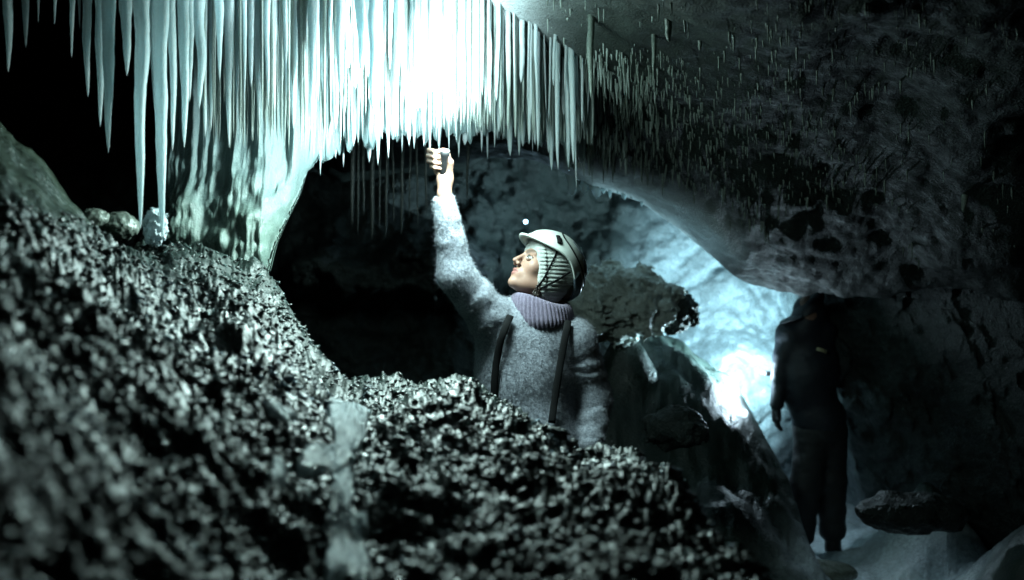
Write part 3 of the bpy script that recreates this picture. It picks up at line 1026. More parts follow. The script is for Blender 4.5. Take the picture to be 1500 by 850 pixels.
band = np.exp(-((gd - np.interp(gpx_, [-80, 60, 300, 440, 560], [1.15, 1.35, 1.95, 2.3, 2.4])) / (.16 * gd)) ** 2) * sstep(560, 420, gpx_)
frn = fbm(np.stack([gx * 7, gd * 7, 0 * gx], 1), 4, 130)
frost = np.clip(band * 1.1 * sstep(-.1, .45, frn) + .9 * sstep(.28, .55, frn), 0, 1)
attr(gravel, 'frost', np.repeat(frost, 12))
tag(gravel, 'dark glinting gravel crust covering the foreground mound', 'gravel', kind='stuff')



# ------------------------------------------------------------------ people: materials
M_SKIN = NT('skin')
_mot = M_SKIN.noise(45, 4)
_c = M_SKIN.mix(_mot, (.27, .16, .12), (.205, .115, .084))
_c = M_SKIN.mix(M_SKIN.attr('lip'), _c, (.17, .06, .055))
_c = M_SKIN.mix(M_SKIN.attr('brow'), _c, (.035, .02, .014))
M_SKIN.set(Base_Color=_c, Roughness=.55, Specular_IOR_Level=.35, Subsurface_Weight=.12, Subsurface_Radius=(.01, .004, .002), Normal=M_SKIN.bump(M_SKIN.noise(300, 3), .15, .001))
M_SKIN.b.inputs['Subsurface Scale'].default_value = .5
M_SKIN = M_SKIN.m


def wool(name, a, b, scale=70, rough=.9):
    n = NT(name)
    f1 = n.noise(scale, 6, .75)
    f2 = n.noise(scale * 3.5, 4, .7)
    c = n.mix(n.ramp(n.math('ADD', n.math('MULTIPLY', f1, .6), n.math('MULTIPLY', f2, .4)), [(.38, 0.), (.62, 1.)]), a, b)
    n.set(Base_Color=c, Roughness=rough, Sheen_Weight=.25, Normal=n.bump(f2, .9, .006, n.bump(f1, .8, .010)))
    return n.m


M_SWEATER = wool('grey_wool', (.08, .09, .115), (.44, .48, .56), 105)
M_COLLAR = wool('purple_wool', (.08, .06, .105), (.22, .18, .27), 110)
M_BEANIE = wool('white_wool', (.30, .33, .31), (.48, .52, .49), 120)
M_BLACK = simple('black_webbing', (.006, .0065, .007), .8, Specular_IOR_Level=.1)
M_TROUSER = simple('dark_trousers', (.014, .016, .018), .7)
M_BOOT = simple('boot_rubber', (.012, .012, .012), .5)
M_HELMET = simple('white_helmet_shell', (.62, .67, .63), .3)
M_HELMET_DARK = simple('grey_helmet_trim', (.10, .13, .16), .22)
M_HAIR = simple('dark_brown_hair', (.022, .013, .009), .4)
M_EYE = NT('eye')
M_EYE.set(Base_Color=M_EYE.mix(M_EYE.attr('iris'), (.72, .72, .70), (.03, .025, .02)), Roughness=.08)
M_EYE = M_EYE.m
M_METAL = simple('black_metal', (.012, .012, .013), .4)
M_LENS = emit_material('torch_lens', (.9, 1., 1.), 60.0)
M_FARLENS = emit_material('far_lamp_lens', (.45, .8, 1.), 9.0)
M_JACKET = simple('dark_blue_jacket', (.012, .017, .026), .6)
M_TAB = simple('pale_tab', (.45, .42, .25), .5)

# ------------------------------------------------------------------ woman
WD = 3.8


def W(px, py, dd=0.0):
    return at(px, py, WD + dd)


PP = FPX / WD            # photo pixels per metre at her distance
HS = 1.10
yaw, pitch = math.radians(65), math.radians(33)
hf = np.array([-math.sin(yaw) * math.cos(pitch), -math.cos(yaw) * math.cos(pitch), math.sin(pitch)])
hl = np.cross([0, 0, 1.0], hf); hl /= np.linalg.norm(hl)
hu = np.cross(hf, hl)
HM = np.stack([hf, hl, hu], 1)         # local -> world columns
HO = W(795, 397, .02)


def hw(x, y, z):
    return HO + HS * (HM @ np.array([x, y, z]))


def to_head(p):
    return ((p - HO) @ HM) / HS


def head_sdf(p):
    q = to_head(p)
    qs = q.copy(); qs[:, 1] = np.abs(qs[:, 1])
    d_ = ellip(q, (-.012, 0, .03), (.092, .073, .090))
    d_ = smin(d_, ellip(q, (.026, 0, -.03), (.060, .056, .080)), .03)
    d_ = smin(d_, cone(qs, (.066, .006, -.092), (-.004, .046, -.062), .017, .018), .03)
    d_ = smin(d_, ball(q, (.076, 0, -.096), .0145), .016)
    d_ = smin(d_, ball(qs, (.052, .042, -.02), .020), .025)
    d_ = smin(d_, cone(qs, (.082, .004, .022), (.070, .042, .024), .009, .008), .014)
    d_ = smax(d_, -ball(qs, (.100, .034, .001), .0165), .012)
    d_ = smin(d_, ball(qs, (.0705, .031, .001), .0125), .004)
    d_ = smin(d_, ellip(q, (.074, 0, -.062), (.020, .027, .020)), .014)
    d_ = smin(d_, cone(q, (.087, 0, .012), (.109, 0, -.027), .0065, .0088), .010)
    d_ = smin(d_, ball(qs, (.097, .0115, -.033), .0080), .006)
    d_ = smin(d_, cone(qs, (.0945, .003, -.0535), (.083, .021, -.059), .0046, .003), .005)
    d_ = smin(d_, cone(qs, (.0925, .0, -.069), (.082, .019, -.064), .0056, .003), .005)
    d_ = smax(d_, -cone(qs, (.099, .0, -.0605), (.086, .018, -.0610), .0026, .0015), .002)
    return d_ * HS


neck_a = hw(-.018, 0, -.055)
neck_b = W(792, 474, .02)
SH_R, SH_L = W(742, 486, .02), W(846, 496, .02)
EL_R, WR_R = W(668, 403, -.12), W(651, 284, -.17)
EL_L, WR_L = W(870, 585, .03), W(866, 655, -.06)


def fist(p, knx=0.0):
    """right fist closed round an upright torch; thumb on the camera side"""
    d_ = cone(p, WR_R, W(652, 262, -.01 - .16), .026, .027)
    d_ = smin(d_, cone(p, W(652, 262, -.005 - .16), W(649, 228, .022 - .16), .027, .028), .02)
    d_ = smin(d_, cone(p, W(645, 246, -.004 - .16), W(644, 230, -.004 - .16), .019, .018), .015)
    d_ = smin(d_, cone(p, W(643, 250, .018 - .16), W(641, 228, .024 - .16), .020, .018), .015)
    for k, (yy, rr, ext) in enumerate(((220.5, .0092, 1.0), (228.3, .0097, 1.05), (236.2, .0093, 1.0), (243.6, .0083, .88))):
        mcp = W(641 - .5 * k, yy + 3, .030 - .16)
        pip = W(641 - 12.5 * ext + (k == 3) * 2, yy, -.012)
        dip = W(637, yy + 2, -.042 * ext - .16)
        tip = W(649, yy + 4, -.044 * ext - .16)
        f_ = cone(p, mcp, pip, rr * 1.12, rr)
        f_ = smin(f_, cone(p, pip, dip, rr, rr * .9), .004)
        f_ = smin(f_, cone(p, dip, tip, rr * .9, rr * .74), .004)
        d_ = smin(d_, f_, .0045)
    th = cone(p, W(657, 254, -.012 - .16), W(660, 238, -.036 - .16), .0155, .0115)
    th = smin(th, cone(p, W(660, 238, -.036 - .16), W(654, 226, -.046 - .16), .0112, .0085), .004)
    return smin(d_, th, .009)


def relaxed_hand(p, wr, dirv, side):
    dirv = np.asarray(dirv, float)
    fw = np.array([0, -1.0, 0])
    d_ = cone(p, wr, wr + dirv * .075, .026, .027)
    for k in range(4):
        b = wr + dirv * .085 + fw * (.026 - .0175 * k)
        m = b + dirv * .034 + side * np.array([-.006, 0, 0])
        e = m + dirv * .026 + side * np.array([-.016, 0, 0])
        d_ = smin(d_, smin(cone(p, b, m, .009, .0085), cone(p, m, e, .0085, .007), .003), .004)
    t0 = wr + dirv * .03 + fw * .026
    return smin(d_, cone(p, t0, t0 + dirv * .045 + fw * .022, .013, .009), .008)


HIP = W(788, 655, .03)
FOOT_Z = .40
KN_R, KN_L = np.array([-.02, 3.83, .83]), np.array([.20, 3.83, .83])
AN_R, AN_L = np.array([-.03, 3.90, FOOT_Z + .08]), np.array([.21, 3.90, FOOT_Z + .08])


def body_sdf(p):
    d_ = head_sdf(p)
    d_ = smin(d_, cone(p, neck_a, neck_b, .054, .060), .03)
    d_ = smin(d_, cone(p, SH_R, SH_L, .06, .06), .05)
    d_ = smin(d_, ellip(p, W(786, 540, .03), (.155, .095, .22)), .05)
    d_ = smin(d_, ellip(p, HIP, (.155, .10, .13)), .06)
    d_ = smin(d_, cone(p, SH_R, EL_R, .050, .040), .03)
    d_ = smin(d_, cone(p, EL_R, WR_R, .040, .026), .02)
    d_ = smin(d_, cone(p, SH_L, EL_L, .050, .040), .03)
    d_ = smin(d_, cone(p, EL_L, WR_L, .040, .026), .02)
    d_ = smin(d_, fist(p), .006)
    d_ = smin(d_, relaxed_hand(p, WR_L, (-.1, 0, -.99), 1), .01)
    for s_, kn, an in ((-1, KN_R, AN_R), (1, KN_L, AN_L)):
        hp = HIP + np.array([.085 * s_, 0, -.03])
        d_ = smin(d_, cone(p, hp, kn, .085, .056), .04)
        d_ = smin(d_, cone(p, kn, an, .054, .036), .03)
    return d_


woman = empty('person', (.09, 3.85, FOOT_Z))
tag(woman, 'woman in a fuzzy grey sweater and white helmet raising a torch to the icicles', 'person')
v, f = surface_nets(body_sdf, (-.42, 3.45, FOOT_Z + .02), (.50, 4.12, 2.42), .0040)
body = obj('body', v, f, M_SKIN, woman)
q = to_head(v)
qs = q.copy(); qs[:, 1] = np.abs(qs[:, 1])
lipd = np.minimum(cone(qs, (.0955, .003, -.0540), (.083, .021, -.059), .0046, .003), cone(qs, (.0945, .0, -.068), (.082, .019, -.064), .0056, .003))
attr(body, 'lip', sstep(.004, .0005, lipd) * .85)
browd = np.minimum(cone(qs, (.0895, .013, .0215), (.083, .030, .0290), .0050, .0040), cone(qs, (.083, .030, .0290), (.070, .046, .0265), .0040, .003))
attr(body, 'brow', sstep(.006, .001, browd) * .8)

eyes = []
for s_ in (-1, 1):
    c = hw(.0770, .0315 * s_, .0005)
    a = np.linspace(0, np.pi, 17)
    gaze = HM @ np.array([.86, .40 * s_, .26]); gaze /= np.linalg.norm(gaze)
    v, f = lathe(c, [(.0128 * HS * math.sin(t_), -.0128 * HS * math.cos(t_)) for t_ in a], 20, gaze)
    e = obj('eye', v, f, M_EYE, woman)
    dirs = (v - c) / (.0128 * HS)
    attr(e, 'iris', sstep(.76, .82, dirs @ gaze))
    # lids: two thin arcs of skin and lashes
    lid = []
    for zz, lift in ((.0110, .0045),):
        pth = [hw(.0855 - .018 * (u_ ** 2) - .004 * abs(u_), s_ * (.031 + .0165 * u_), .0005 + zz * (1 - u_ * u_) - .001) for u_ in np.linspace(-1, 1, 11)]
        lid.append(tube(pth, np.array([.0012, .0022, .0028, .003, .003, .003, .003, .003, .0028, .0022, .0012]) * .8, 8))
    v, f = join(lid)
    obj('eyelash', v, f, M_HAIR, woman)
    sk = []
    for lo_a, hi_a in ((36, 105), (-75, -32)):
        pts_ = []
        for i_ in range(15):
            az = math.radians(-88 + 176 * i_ / 14)
            edge_ = (lo_a if lo_a > 0 else hi_a) * (1 - .55 * abs(math.sin(az)) ** 2)
            row_ = []
            for k_ in range(8):
                el = math.radians(edge_ + ((hi_a if lo_a > 0 else lo_a) - edge_) * k_ / 7)
                dl = np.array([math.cos(el) * math.cos(az), math.cos(el) * math.sin(az), math.sin(el)])
                row_.append(c + HS * .0139 * (HM @ dl))
            pts_.append(row_)
        sk.append((np.array(pts_).reshape(-1, 3), grid_faces(15, 8)))
    v, f = join(sk)
    el_ = obj('eyelid', v, f, M_SKIN, woman)
    attr(el_, 'lip', np.zeros(len(v))); attr(el_, 'brow', np.zeros(len(v)))


# sweater
def folds(p, a, b, k, amp):
    ab = b - a
    L = np.linalg.norm(ab)
    h = ((p - a) @ ab) / (L * L)
    return amp * np.sin(h * k + 4.5 * fbm(p * 11, 2, 88)) * np.clip(h * 3, 0, 1) * np.clip((1 - h) * 4, 0, 1)


def sweater_sdf(p):
    t_ = ellip(p, W(771, 545, .03), (.202, .137, .30))
    t_ = smin(t_, cone(p, W(762, 487, .02), W(838, 494, .02), .078, .078), .06)
    t_ = smin(t_, ellip(p, W(788, 640, .03), (.19, .14, .14)), .08)
    ra = cone(p, EL_R, W(742, 496, .01), .064, .100) - folds(p, EL_R, SH_R, 20, .0035)
    rf = cone(p, W(650, 290, -.175), EL_R, .038, .066) - folds(p, WR_R, EL_R, 24, .002)
    la = cone(p, W(842, 502, .02), EL_L, .088, .068) - folds(p, SH_L, EL_L, 22, .004)
    lf = cone(p, EL_L, W(866, 648, -.055), .068, .046) - folds(p, EL_L, WR_L, 18, .0045)
    d_ = smin(t_, smin(ra, rf, .03), .05)
    d_ = smin(d_, smin(la, lf, .02), .022)
    d_ = d_ + .0025 * fbm(p * [16, 16, 9], 3, 80) + .0022 * fbm(p * 60, 3, 81)
    up = WR_R - EL_R; up /= np.linalg.norm(up)
    d_ = smax(d_, (p - W(650, 288, -.17)) @ up, .008)
    d_ = smax(d_, -(cone(p, WR_R, EL_R, .028, .05)), .004) if False else d_
    return d_


v, f = surface_nets(sweater_sdf, (-.40, 3.40, 1.02), (.50, 4.14, 2.22), .0062)
sv, sf = v, f
# fuzz: thin fibres standing off the knit
fn_ = np.cross(v[f[:, 1]] - v[f[:, 0]], v[f[:, 2]] - v[f[:, 0]])
fn_ /= np.linalg.norm(fn_, axis=1)[:, None] + 1e-12
fc = v[f].mean(1)
sel = rng.choice(len(fc), 80000)
L = rng.uniform(.0025, .007, len(sel)) * (1 + 1.0 * (rng.random(len(sel)) > .97))
dirn = fn_[sel] * .75 + rng.normal(0, .55, (len(sel), 3)); dirn /= np.linalg.norm(dirn, axis=1)[:, None]
sid = np.cross(dirn, rng.normal(0, 1, (len(sel), 3))); sid /= np.linalg.norm(sid, axis=1)[:, None]
p0 = fc[sel] + rng.normal(0, .002, (len(sel), 3))
wd = .0005
bend = rng.normal(0, .003, (len(sel), 3))
q0 = np.stack([p0 - sid * wd, p0 + sid * wd, p0 + dirn * L[:, None] * .6 + bend * .4 + sid * wd * .7, p0 + dirn * L[:, None] + bend], 1)
fv = q0.reshape(-1, 3)
ff = (np.array([[0, 1, 2, 3]]) + (np.arange(len(sel)) * 4)[:, None])
v, f = join([(v, f), (fv, ff)])
sweater = obj('sweater', v, f, M_SWEATER, woman)


def front_y(px, py):
    y = np.linspace(3.3, 3.9, 400)
    P = np.stack([at(px, py, yy) for yy in y])
    d_ = sweater_sdf(P)
    k = np.where(d_ < 0)[0]
    return y[k[0]] if len(k) else 3.72


for pts in (((748, 462), (741, 478), (733, 500), (727, 530), (724, 560), (723, 600)), ((832, 470), (830, 482), (825, 510), (818, 550), (812, 590), (808, 620))):
    pts = np.array(pts, float)
    tt = np.linspace(0, len(pts) - 1, 30)
    xs, ys = np.interp(tt, range(len(pts)), pts[:, 0]), np.interp(tt, range(len(pts)), pts[:, 1])
    yy = np.array([front_y(a, b) for a, b in zip(xs, ys)])
    yy = np.convolve(np.pad(yy, 3, mode='edge'), np.ones(7) / 7, 'valid') - .019
    pth = np.stack([at(a, b, c) for a, b, c in zip(xs, ys, yy)])
    v, f = tube(pth, .0135, 12, .28, (0, -1, .1))
    obj('suspender_strap', v, f, M_BLACK, woman)

# collar: ribbed, folded turtleneck
na = 220
ang = np.linspace(0, 2 * np.pi, na, endpoint=False)
c0, c1 = W(794, 476, .01), W(791, 437, .01)
prof = [(.118, 0.0, -.1), (.128, 0, .05), (.1305, 0, .25), (.128, 0, .5), (.124, 0, .75), (.118, 0, .93), (.109, 0, 1.0), (.098, 0, .98), (.088, 0, .85), (.083, 0, .6), (.080, 0, .2)]
rib = np.abs(np.sin(ang * 23)) ** .7
V = []
for (r_, _, h_) in prof:
    out_ = 1.0 if h_ < .97 and r_ > .1 else .4
    rr = r_ * .93 * (1 + .055 * (rib - .6) * out_) + .004 * np.sin(3 * ang + h_ * 3)
    ctr = c0 + (c1 - c0) * h_
    tiltz = -.020 * np.cos(ang) * (h_ - .3) + .012 * np.sin(2 * ang) * h_
    V.append(np.stack([ctr[0] + rr * np.cos(ang) * 1.0, ctr[1] + rr * np.sin(ang) * .86, ctr[2] + tiltz + 0 * ang], 1))
V = np.array(V).transpose(1, 0, 2).reshape(-1, 3)
obj('collar', V, grid_faces(na, len(prof), wrap=True), M_COLLAR, woman)


# beanie
def beanie_sdf(p):
    q = to_head(p)
    d_ = ellip(q, (-.014, 0, .034), (.103, .086, .101))
    d_ = smin(d_, ellip(q, (-.032, 0, -.035), (.074, .080, .075)), .03)
    n_ = np.array([-.857, 0, .514])
    hem = -(q @ n_) - .050
    tq = q @ np.array([.514, 0, .857])
    ribs = .0048 * np.abs(np.sin(tq * np.pi / .0135)) ** .6
    d_ = d_ - ribs
    d_ = smin(d_, smax(d_ - .006, np.abs(hem + .012) - .013, .006), .004)
    d_ = smax(d_, hem, .008)
    return d_ * HS


hc = hw(-.01, 0, 0)
v, f = surface_nets(beanie_sdf, hc - .17, hc + .17, .0034)
obj('beanie', v, f, M_BEANIE, woman)

# curls at the nape
parts = []
for k in range(95):
    r_ = np.random.default_rng(300 + k)
    th_ = r_.uniform(-1.9, 1.25) if k % 3 else r_.uniform(.6, 1.3)
    b = np.array([-.030 + .052 * math.sin(th_) * (1 if th_ > 0 else .0) - .03 * math.cos(th_), .072 * math.sin(th_ if th_ > -1.57 else -1.57) , r_.uniform(-.068, -.050)])
    b[:2] += r_.normal(0, .006, 2)
    b[1] = .066 if th_ > .9 else b[1]
    m = 26
    tt = np.linspace(0, 1, m)
    ph = r_.random() * 6
    rad = r_.uniform(.002, .006)
    turns = r_.uniform(1.2, 3)
    P = [hw(b[0] + .012 * t_ * r_.normal() * .1 + rad * math.cos(ph + turns * 6.28 * t_) - .005 * t_, b[1] + rad * math.sin(ph + turns * 6.28 * t_) - .006 * t_ * np.sign(b[1]), b[2] - .055 * t_) for t_ in tt]
    parts.append(tube(P, np.linspace(.0026, .0012, m), 6))
v, f = join(parts)
obj('hair', v, f, M_HAIR, woman)

# helmet, pushed back on the head
hp_ = math.radians(-8)
HC = np.array([-.014, 0, .034])
ca_, sa_ = math.cos(hp_), math.sin(hp_)
HMM = np.array([[ca_, 0, sa_], [0, 1, 0], [-sa_, 0, ca_]])


def hel(x, y, z):
    return hw(*(HC + HMM @ np.array([x, y, z])))


def hel_pt(u, phi, grow=0.0):
    ax, ay, az = .136 + grow, .106 + grow, .114 + grow
    c_, s_ = math.cos(phi), math.sin(phi)
    e = 1.0 + .05 * max(0, -math.cos(u))
    return np.array([ax * c_ * math.cos(u) * e, ay * c_ * math.sin(u), az * s_])


def rim_phi(u):
    f_ = math.cos(u)
    return math.radians(6 + 12 * math.exp(-((abs(math.atan2(math.sin(u), f_)) - 1.45) / .5) ** 2) * .6 - 30 * max(0, -f_) ** 1.6)


nu_, nv_ = 72, 22
V = []
for i in range(nu_):
    u = 2 * math.pi * i / nu_
    r0_ = rim_phi(u)
    ring = []
    brim = max(0, math.cos(u)) ** 3
    inner = [hel_pt(u, r0_ + .9 * (1 - k / 5), -.008) for k in range(0, 6)]
    lip_ = hel_pt(u, r0_, 0) * np.array([1, 1, 1]) + np.array([.020 * brim, 0, -.006 * brim - .002])
    lip2 = lip_ + np.array([.002, 0, .005])
    ring += [hel(*p_) for p_ in inner] + [hel(*lip_), hel(*lip2)]
    for k in range(1, nv_ + 1):
        t_ = k / nv_
        phi = r0_ + (math.pi / 2 - r0_) * t_
        g = .0045 * (math.exp(-((abs(math.sin(u)) * math.cos(phi) - .42) / .11) ** 2) * (1 if phi > .45 else .3)) - .002 * math.exp(-((phi - .38) / .05) ** 2)
        ring.append(hel(*hel_pt(u, min(phi, math.pi / 2 - .001), g)))
    V.append(ring)
V = np.array(V)
helmet = obj('helmet', V.reshape(-1, 3), grid_faces(nu_, V.shape[1], wrap=True), M_HELMET, woman)


def on_helmet(pts, r, mat, name, flat=.35, grow=.004):
    P, N = [], []
    pts = np.array(pts, float)
    tt = np.linspace(0, len(pts) - 1, 26)
    for t_ in tt:
        u = np.interp(t_, range(len(pts)), pts[:, 0])
        ph_ = np.interp(t_, range(len(pts)), pts[:, 1])
        e = hel_pt(u, ph_, grow)
        P.append(hel(*e))
        n0 = HM @ (HMM @ (e / np.array([.136, .106, .114]) ** 2))
        N.append(n0 / np.linalg.norm(n0))
    v, f = tube(P, r, 8, flat, np.array(N))
    return obj(name, v, f, mat, helmet)


R_ = math.radians
on_helmet([(R_(35), R_(66)), (R_(62), R_(44)), (R_(92), R_(30)), (R_(125), R_(16)), (R_(160), R_(4))], .0042, M_BLACK, 'headlamp_band')
on_helmet([(R_(52), R_(37)), (R_(60), R_(30)), (R_(64), R_(24))], .010, M_BLACK, 'lamp_clip', .45, .003)
on_helmet([(R_(122), R_(40)), (R_(130), R_(30)), (R_(136), R_(24))], .0085, M_BLACK, 'lamp_clip', .45, .003)
on_helmet([(R_(-60), R_(44)), (R_(-92), R_(30)), (R_(-150), R_(8))], .0042, M_BLACK, 'headlamp_band')
on_helmet([(R_(86), R_(62)), (R_(104), R_(56)), (R_(122), R_(50))], .006, M_HELMET_DARK, 'vent', .3, .002)
on_helmet([(R_(60), R_(76)), (R_(100), R_(74)), (R_(140), R_(70))], .006, M_HELMET_DARK, 'vent', .3, .002)
# rear guard of the helmet: a glossy grey shell
V = []
for i in range(30):
    u = math.radians(118 + (242 - 118) * i / 29)
    r0_ = rim_phi(u)
    row = []
    for k in range(8):
        ph_ = r0_ - .06 + (k / 7) * (.42 - .2 * abs(i / 29 - .5))
        row.append(hel(*hel_pt(u, ph_, .0065 - .004 * (k == 7))))
    row = [hel(*hel_pt(u, r0_ - .06, -.004))] + row
    V.append(row)
V = np.array(V)
obj('rear_guard', V.reshape(-1, 3), grid_faces(30, V.shape[1]), M_HELMET_DARK, helmet)
# chin strap: webbing lying on the cap and cheek
def strap_side(x, z, s_):
    ys = np.linspace(.13, .02, 120)
    P = np.array([hw(x, y * s_, z) for y in ys])
    d_ = np.minimum(beanie_sdf(P), head_sdf(P))
    k = np.where(d_ < .004)[0]
    return ys[k[0]] if len(k) else .06


for s_ in (1, -1):
    for x0_, z0_ in ((.026, .075), (-.055, .03)):
        xs_ = np.linspace(x0_, .012, 22)
        zs_ = np.linspace(z0_, -.090, 22)
        ysm = np.array([strap_side(a_, b_, s_) for a_, b_ in zip(xs_, zs_)])
        ysm = np.convolve(np.pad(ysm, 2, mode='edge'), np.ones(5) / 5, 'valid')
        v, f = tube([hw(a_, y_ * s_, b_) for a_, y_, b_ in zip(xs_, ysm, zs_)], .0042, 8, .25, HM @ np.array([0, s_, 0.]))
        obj('chin_strap', v, f, M_BLACK, helmet)


# trousers and boots (behind the mound)
def trouser_sdf(p):
    d_ = ellip(p, HIP + [0, 0, -.02], (.175, .122, .16))
    for s_, kn, an in ((-1, KN_R, AN_R), (1, KN_L, AN_L)):
        hp = HIP + np.array([.085 * s_, 0, -.05])
        d_ = smin(d_, cone(p, hp, kn, .102, .075), .03)
        d_ = smin(d_, cone(p, kn, an + [0, 0, .02], .073, .062), .02)
    return d_ + .006 * fbm(p * [14, 14, 22], 3, 93)


v, f = surface_nets(trouser_sdf, (-.20, 3.6, FOOT_Z + .05), (.40, 4.1, 1.36), .011)
obj('trousers', v, f, M_TROUSER, woman)


def boot(an, parent, yawv=0.0, fz=None):
    fz = an[2] - .08 if fz is None else fz
    c_, s_ = math.cos(yawv), math.sin(yawv)
    fwd = np.array([s_, -c_, 0])
    def fn(p):
        d_ = cone(p, an + [0, 0, .08], np.array([an[0], an[1], fz + .05]), .06, .052)
        d_ = smin(d_, cone(p, np.array([an[0], an[1], fz + .045]) - fwd * .03, np.array([an[0], an[1], fz + .038]) + fwd * .15, .045, .040), .03)
        return smax(d_, fz - p[:, 2], .008)
    c = np.array([an[0], an[1], fz])
    v, f = surface_nets(fn, c - [.27, .27, .03], c + [.27, .27, .26], .008)
    return obj('boot', v, f, M_BOOT, parent)


boot(AN_R, woman, -.2, FOOT_Z)
boot(AN_L, woman, .2, FOOT_Z)

# torch in her fist
torch = empty('torch', W(648, 262, -.165))
tag(torch, 'small lit torch gripped in the raised fist, shining into the icicles', 'torch')
ax = W(652, 220, -.225) - W(648, 268, -.170)
axl = np.linalg.norm(ax); ax = ax / axl
b0 = W(648, 268, -.170)
v, f = lathe(b0, [(.0005, 0), (.0105, .001), (.012, .004), (.012, .085), (.0125, .09), (.0175, .108), (.0185, .125), (.0165, .1255), (.0155, .122), (.0005, .1215)], 24, ax)
obj('housing', v, f, M_METAL, torch)
v, f = lathe(b0 + ax * .1222, [(.0155, 0), (.012, .0025), (.006, .004), (.0003, .0045)], 20, ax)
obj('lens', v, f, M_LENS, torch)

# ------------------------------------------------------------------ the dark figure in the passage
FD = 6.7


def Fp(px, py, dd=0.0):
    return at(px, py, FD + dd)


fz0 = float(ground_z(np.array([2.0]), np.array([6.7]))[0])
FH = Fp(1183, 458, .0)
fyaw = math.radians(205)
man = empty('person', (2.0, 6.7, fz0))
tag(man, 'dark figure in jacket and peaked cap standing in the passage, back turned', 'person')
mA_L, mA_R = Fp(1173, 793, .0), Fp(1220, 787, .08)
mK_L, mK_R = Fp(1181, 712, -.03), Fp(1217, 705, .05)
mHip = Fp(1203, 622, .04)


def man_body(p):
    d_ = ellip(p, FH, (.082, .098, .118))
    d_ = smin(d_, ball(p, FH + [-.085, .045, -.015], .016), .02)
    d_ = smin(d_, cone(p, FH + [.01, .0, -.07], Fp(1180, 492, .02), .055, .065), .03)
    d_ = smin(d_, ellip(p, Fp(1184, 545, .03), (.15, .10, .27)), .05)
    d_ = smin(d_, ellip(p, mHip, (.15, .11, .14)), .05)
    for hp, kn, an in ((mHip + [-.07, 0, -.03], mK_L, mA_L), (mHip + [.07, .02, -.03], mK_R, mA_R)):
        d_ = smin(d_, cone(p, hp, kn, .085, .06), .03)
        d_ = smin(d_, cone(p, kn, an, .058, .04), .03)
    d_ = smin(d_, cone(p, Fp(1157, 487, .02), Fp(1142, 548, .0), .05, .042), .03)
    d_ = smin(d_, cone(p, Fp(1142, 548, .0), Fp(1137, 597, -.03), .04, .03), .02)
    d_ = smin(d_, relaxed_hand(p, Fp(1137, 597, -.03), (.02, -.05, -.99), -1), .01)
    d_ = smin(d_, cone(p, Fp(1205, 487, .05), Fp(1200, 545, .18), .05, .042), .03)
    d_ = smin(d_, cone(p, Fp(1200, 545, .18), Fp(1150, 550, .16), .04, .028), .02)
    d_ = smin(d_, relaxed_hand(p, Fp(1150, 550, .16), (-.9, .1, .1), 1), .01)
    return d_


v, f = surface_nets(man_body, (1.6, 6.35, fz0 + .05), (2.4, 7.15, 1.95), .009)
mb = obj('body', v, f, M_SKIN, man)
attr(mb, 'lip', np.zeros(len(v))); attr(mb, 'brow', np.zeros(len(v)))


def jacket_sdf(p):
    d_ = cone(p, Fp(1160, 490, .02), Fp(1202, 486, .04), .10, .10)
    d_ = smin(d_, ellip(p, Fp(1184, 548, .03), (.205, .16, .31)), .06)
    d_ = smin(d_, ellip(p, Fp(1199, 612, .04), (.185, .155, .17)), .06)
    d_ = smin(d_, cone(p, Fp(1154, 490, .02), Fp(1143, 548, .0), .080, .064), .03)
    d_ = smin(d_, cone(p, Fp(1143, 548, .0), Fp(1138, 592, -.03), .062, .048), .02)
    d_ = smin(d_, cone(p, Fp(1206, 490, .05), Fp(1203, 545, .18), .078, .064), .03)
    d_ = smin(d_, cone(p, Fp(1203, 545, .18), Fp(1158, 550, .165), .06, .045), .02)
    d_ = smin(d_, cone(p, Fp(1180, 480, .02), Fp(1185, 457, .02), .11, .112), .04)
    return d_ + .010 * fbm(p * [9, 9, 14], 4, 95)


v, f = surface_nets(jacket_sdf, (1.58, 6.3, .75), (2.42, 7.15, 1.85), .010)
obj('jacket', v, f, M_JACKET, man)


def mtrouser_sdf(p):
    d_ = ellip(p, mHip + [-.02, 0, -.03], (.17, .14, .19))
    for hp, kn, an in ((mHip + [-.06, 0, -.06], mK_L, mA_L), (mHip + [.06, .02, -.06], mK_R, mA_R)):
        d_ = smin(d_, cone(p, hp, kn, .122, .102), .04)
        d_ = smin(d_, cone(p, kn, an + [0, 0, .05], .10, .088), .03)
    return d_ + .012 * fbm(p * [9, 9, 17], 4, 97)


v, f = surface_nets(mtrouser_sdf, (1.6, 6.35, fz0 + .08), (2.4, 7.1, 1.1), .010)
obj('trousers', v, f, M_TROUSER, man)
boot(np.array([mA_L[0], mA_L[1], fz0 + .08]), man, math.radians(-62), fz0)
boot(np.array([mA_R[0], mA_R[1], fz0 + .08]), man, math.radians(160), fz0)
v, f = surface_nets(lambda p: relaxed_hand(p, Fp(1137, 597, -.03), (.02, -.05, -.99), -1) - .005, Fp(1137, 597, -.03) - [.12, .12, .24], Fp(1137, 597, -.03) + [.12, .12, .06], .006)
obj('glove', v, f, M_TROUSER, man)
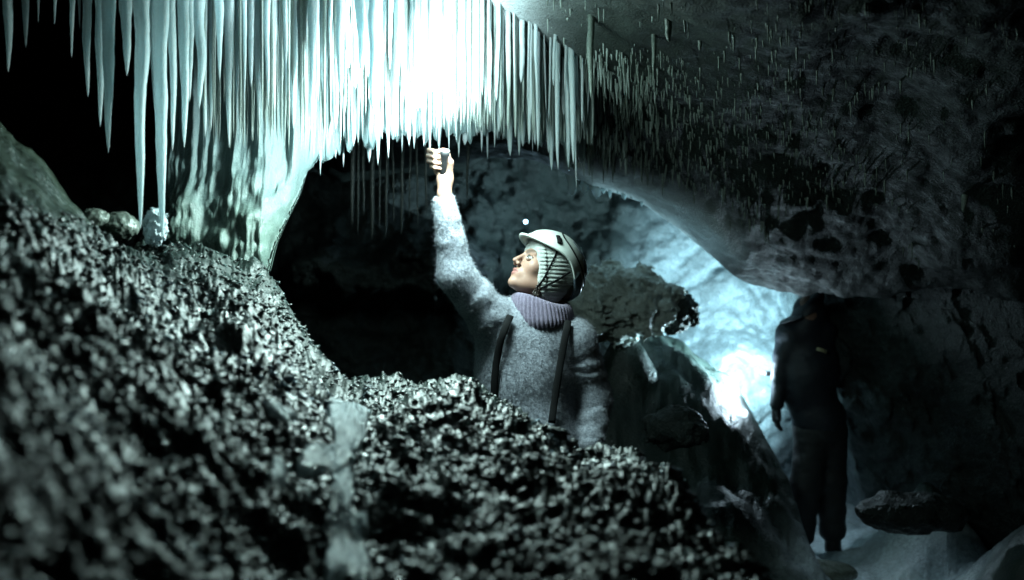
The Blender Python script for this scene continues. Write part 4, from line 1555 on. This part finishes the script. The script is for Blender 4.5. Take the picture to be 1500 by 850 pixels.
# cap with a peak pointing left, hood edge
capc = FH + [0, 0, .035]
V, F_ = lathe(capc, [(.112, -.05), (.114, -.01), (.108, .03), (.088, .068), (.05, .092), (.001, .1)], 32)
parts = [(V, F_)]
pk = []
for i in range(15):
    a_ = math.radians(180 + (i - 7) * 9)
    row = []
    for k, rr in enumerate((.105, .135, .165, .165, .135, .105)):
        ext = 1 + (.12 if k in (2, 3) else 0) * math.cos((i - 7) / 7 * 1.5)
        row.append(capc + np.array([math.cos(a_) * rr * ext, -math.sin(a_) * rr * ext * .9, -.022 - (rr - .105) * .35 + (.006 if k < 3 else 0)]))
    pk.append(row)
pk = np.array(pk)
parts.append((pk.reshape(-1, 3), grid_faces(15, 6)))
v, f = join(parts)
_t = math.radians(-22)
v = v - capc
v = np.stack([v[:, 0] * math.cos(_t) + v[:, 2] * math.sin(_t) * -1, v[:, 1], v[:, 0] * math.sin(_t) * -1 + v[:, 2] * math.cos(_t)], 1) + capc
obj('cap', v, f, M_JACKET, man)
v, f = tube([Fp(1196, 511, -.135), Fp(1204, 513, -.135), Fp(1211, 516, -.13)], .012, 8, .3, (0, -1, 0))
obj('jacket_tab', v, f, M_TAB, man)

# his torch
t2 = empty('torch', PASS_LAMP + [.05, .03, -.02])
tag(t2, 'lit torch held in front of the dark figure, glaring on the passage ice', 'torch')
dirn2 = np.array([-.7, .6, .05]); dirn2 /= np.linalg.norm(dirn2)
b1 = PASS_LAMP - dirn2 * .10 + [0, .02, 0]
v, f = lathe(b1 - dirn2 * .06, [(.0005, 0), (.012, .001), (.0125, .07), (.018, .09), (.019, .11), (.017, .1105), (.016, .107), (.0005, .1065)], 20, dirn2)
obj('housing', v, f, M_METAL, t2)
v, f = lathe(b1 + dirn2 * .0475, [(.016, 0), (.010, .003), (.0003, .004)], 18, dirn2)
obj('lens', v, f, M_LENS, t2)

# the far headlamp glowing in the dark above the helmet
far_t = empty('headlamp', FAR_LAMP + [0, .03, 0])
tag(far_t, 'tiny glowing headlamp far back in the dark just above the helmet', 'headlamp')
v, f = lathe(FAR_LAMP + [0, .04, 0], [(.0005, -.03), (.014, -.03), (.018, 0), (.018, .03), (.016, .034), (.015, .028), (.0005, .027)], 24, (0, -1, 0.05))
obj('housing', v, f, M_METAL, far_t)
v, f = lathe(FAR_LAMP + [0, .012, 0], [(.015, 0), (.012, .003), (.006, .005), (.0004, .006)], 24, (0, -1, .05))
obj('lens', v, f, M_FARLENS, far_t)
for o_, r_ in ((hand_light, torch), (hand_spill, torch), (hand_beam, torch), (pass_light, t2), (pass_spill, t2), (far_light, far_t)):
    loc = Vector(o_.location)
    o_.parent = r_
    o_.location = loc - Vector(r_.location)
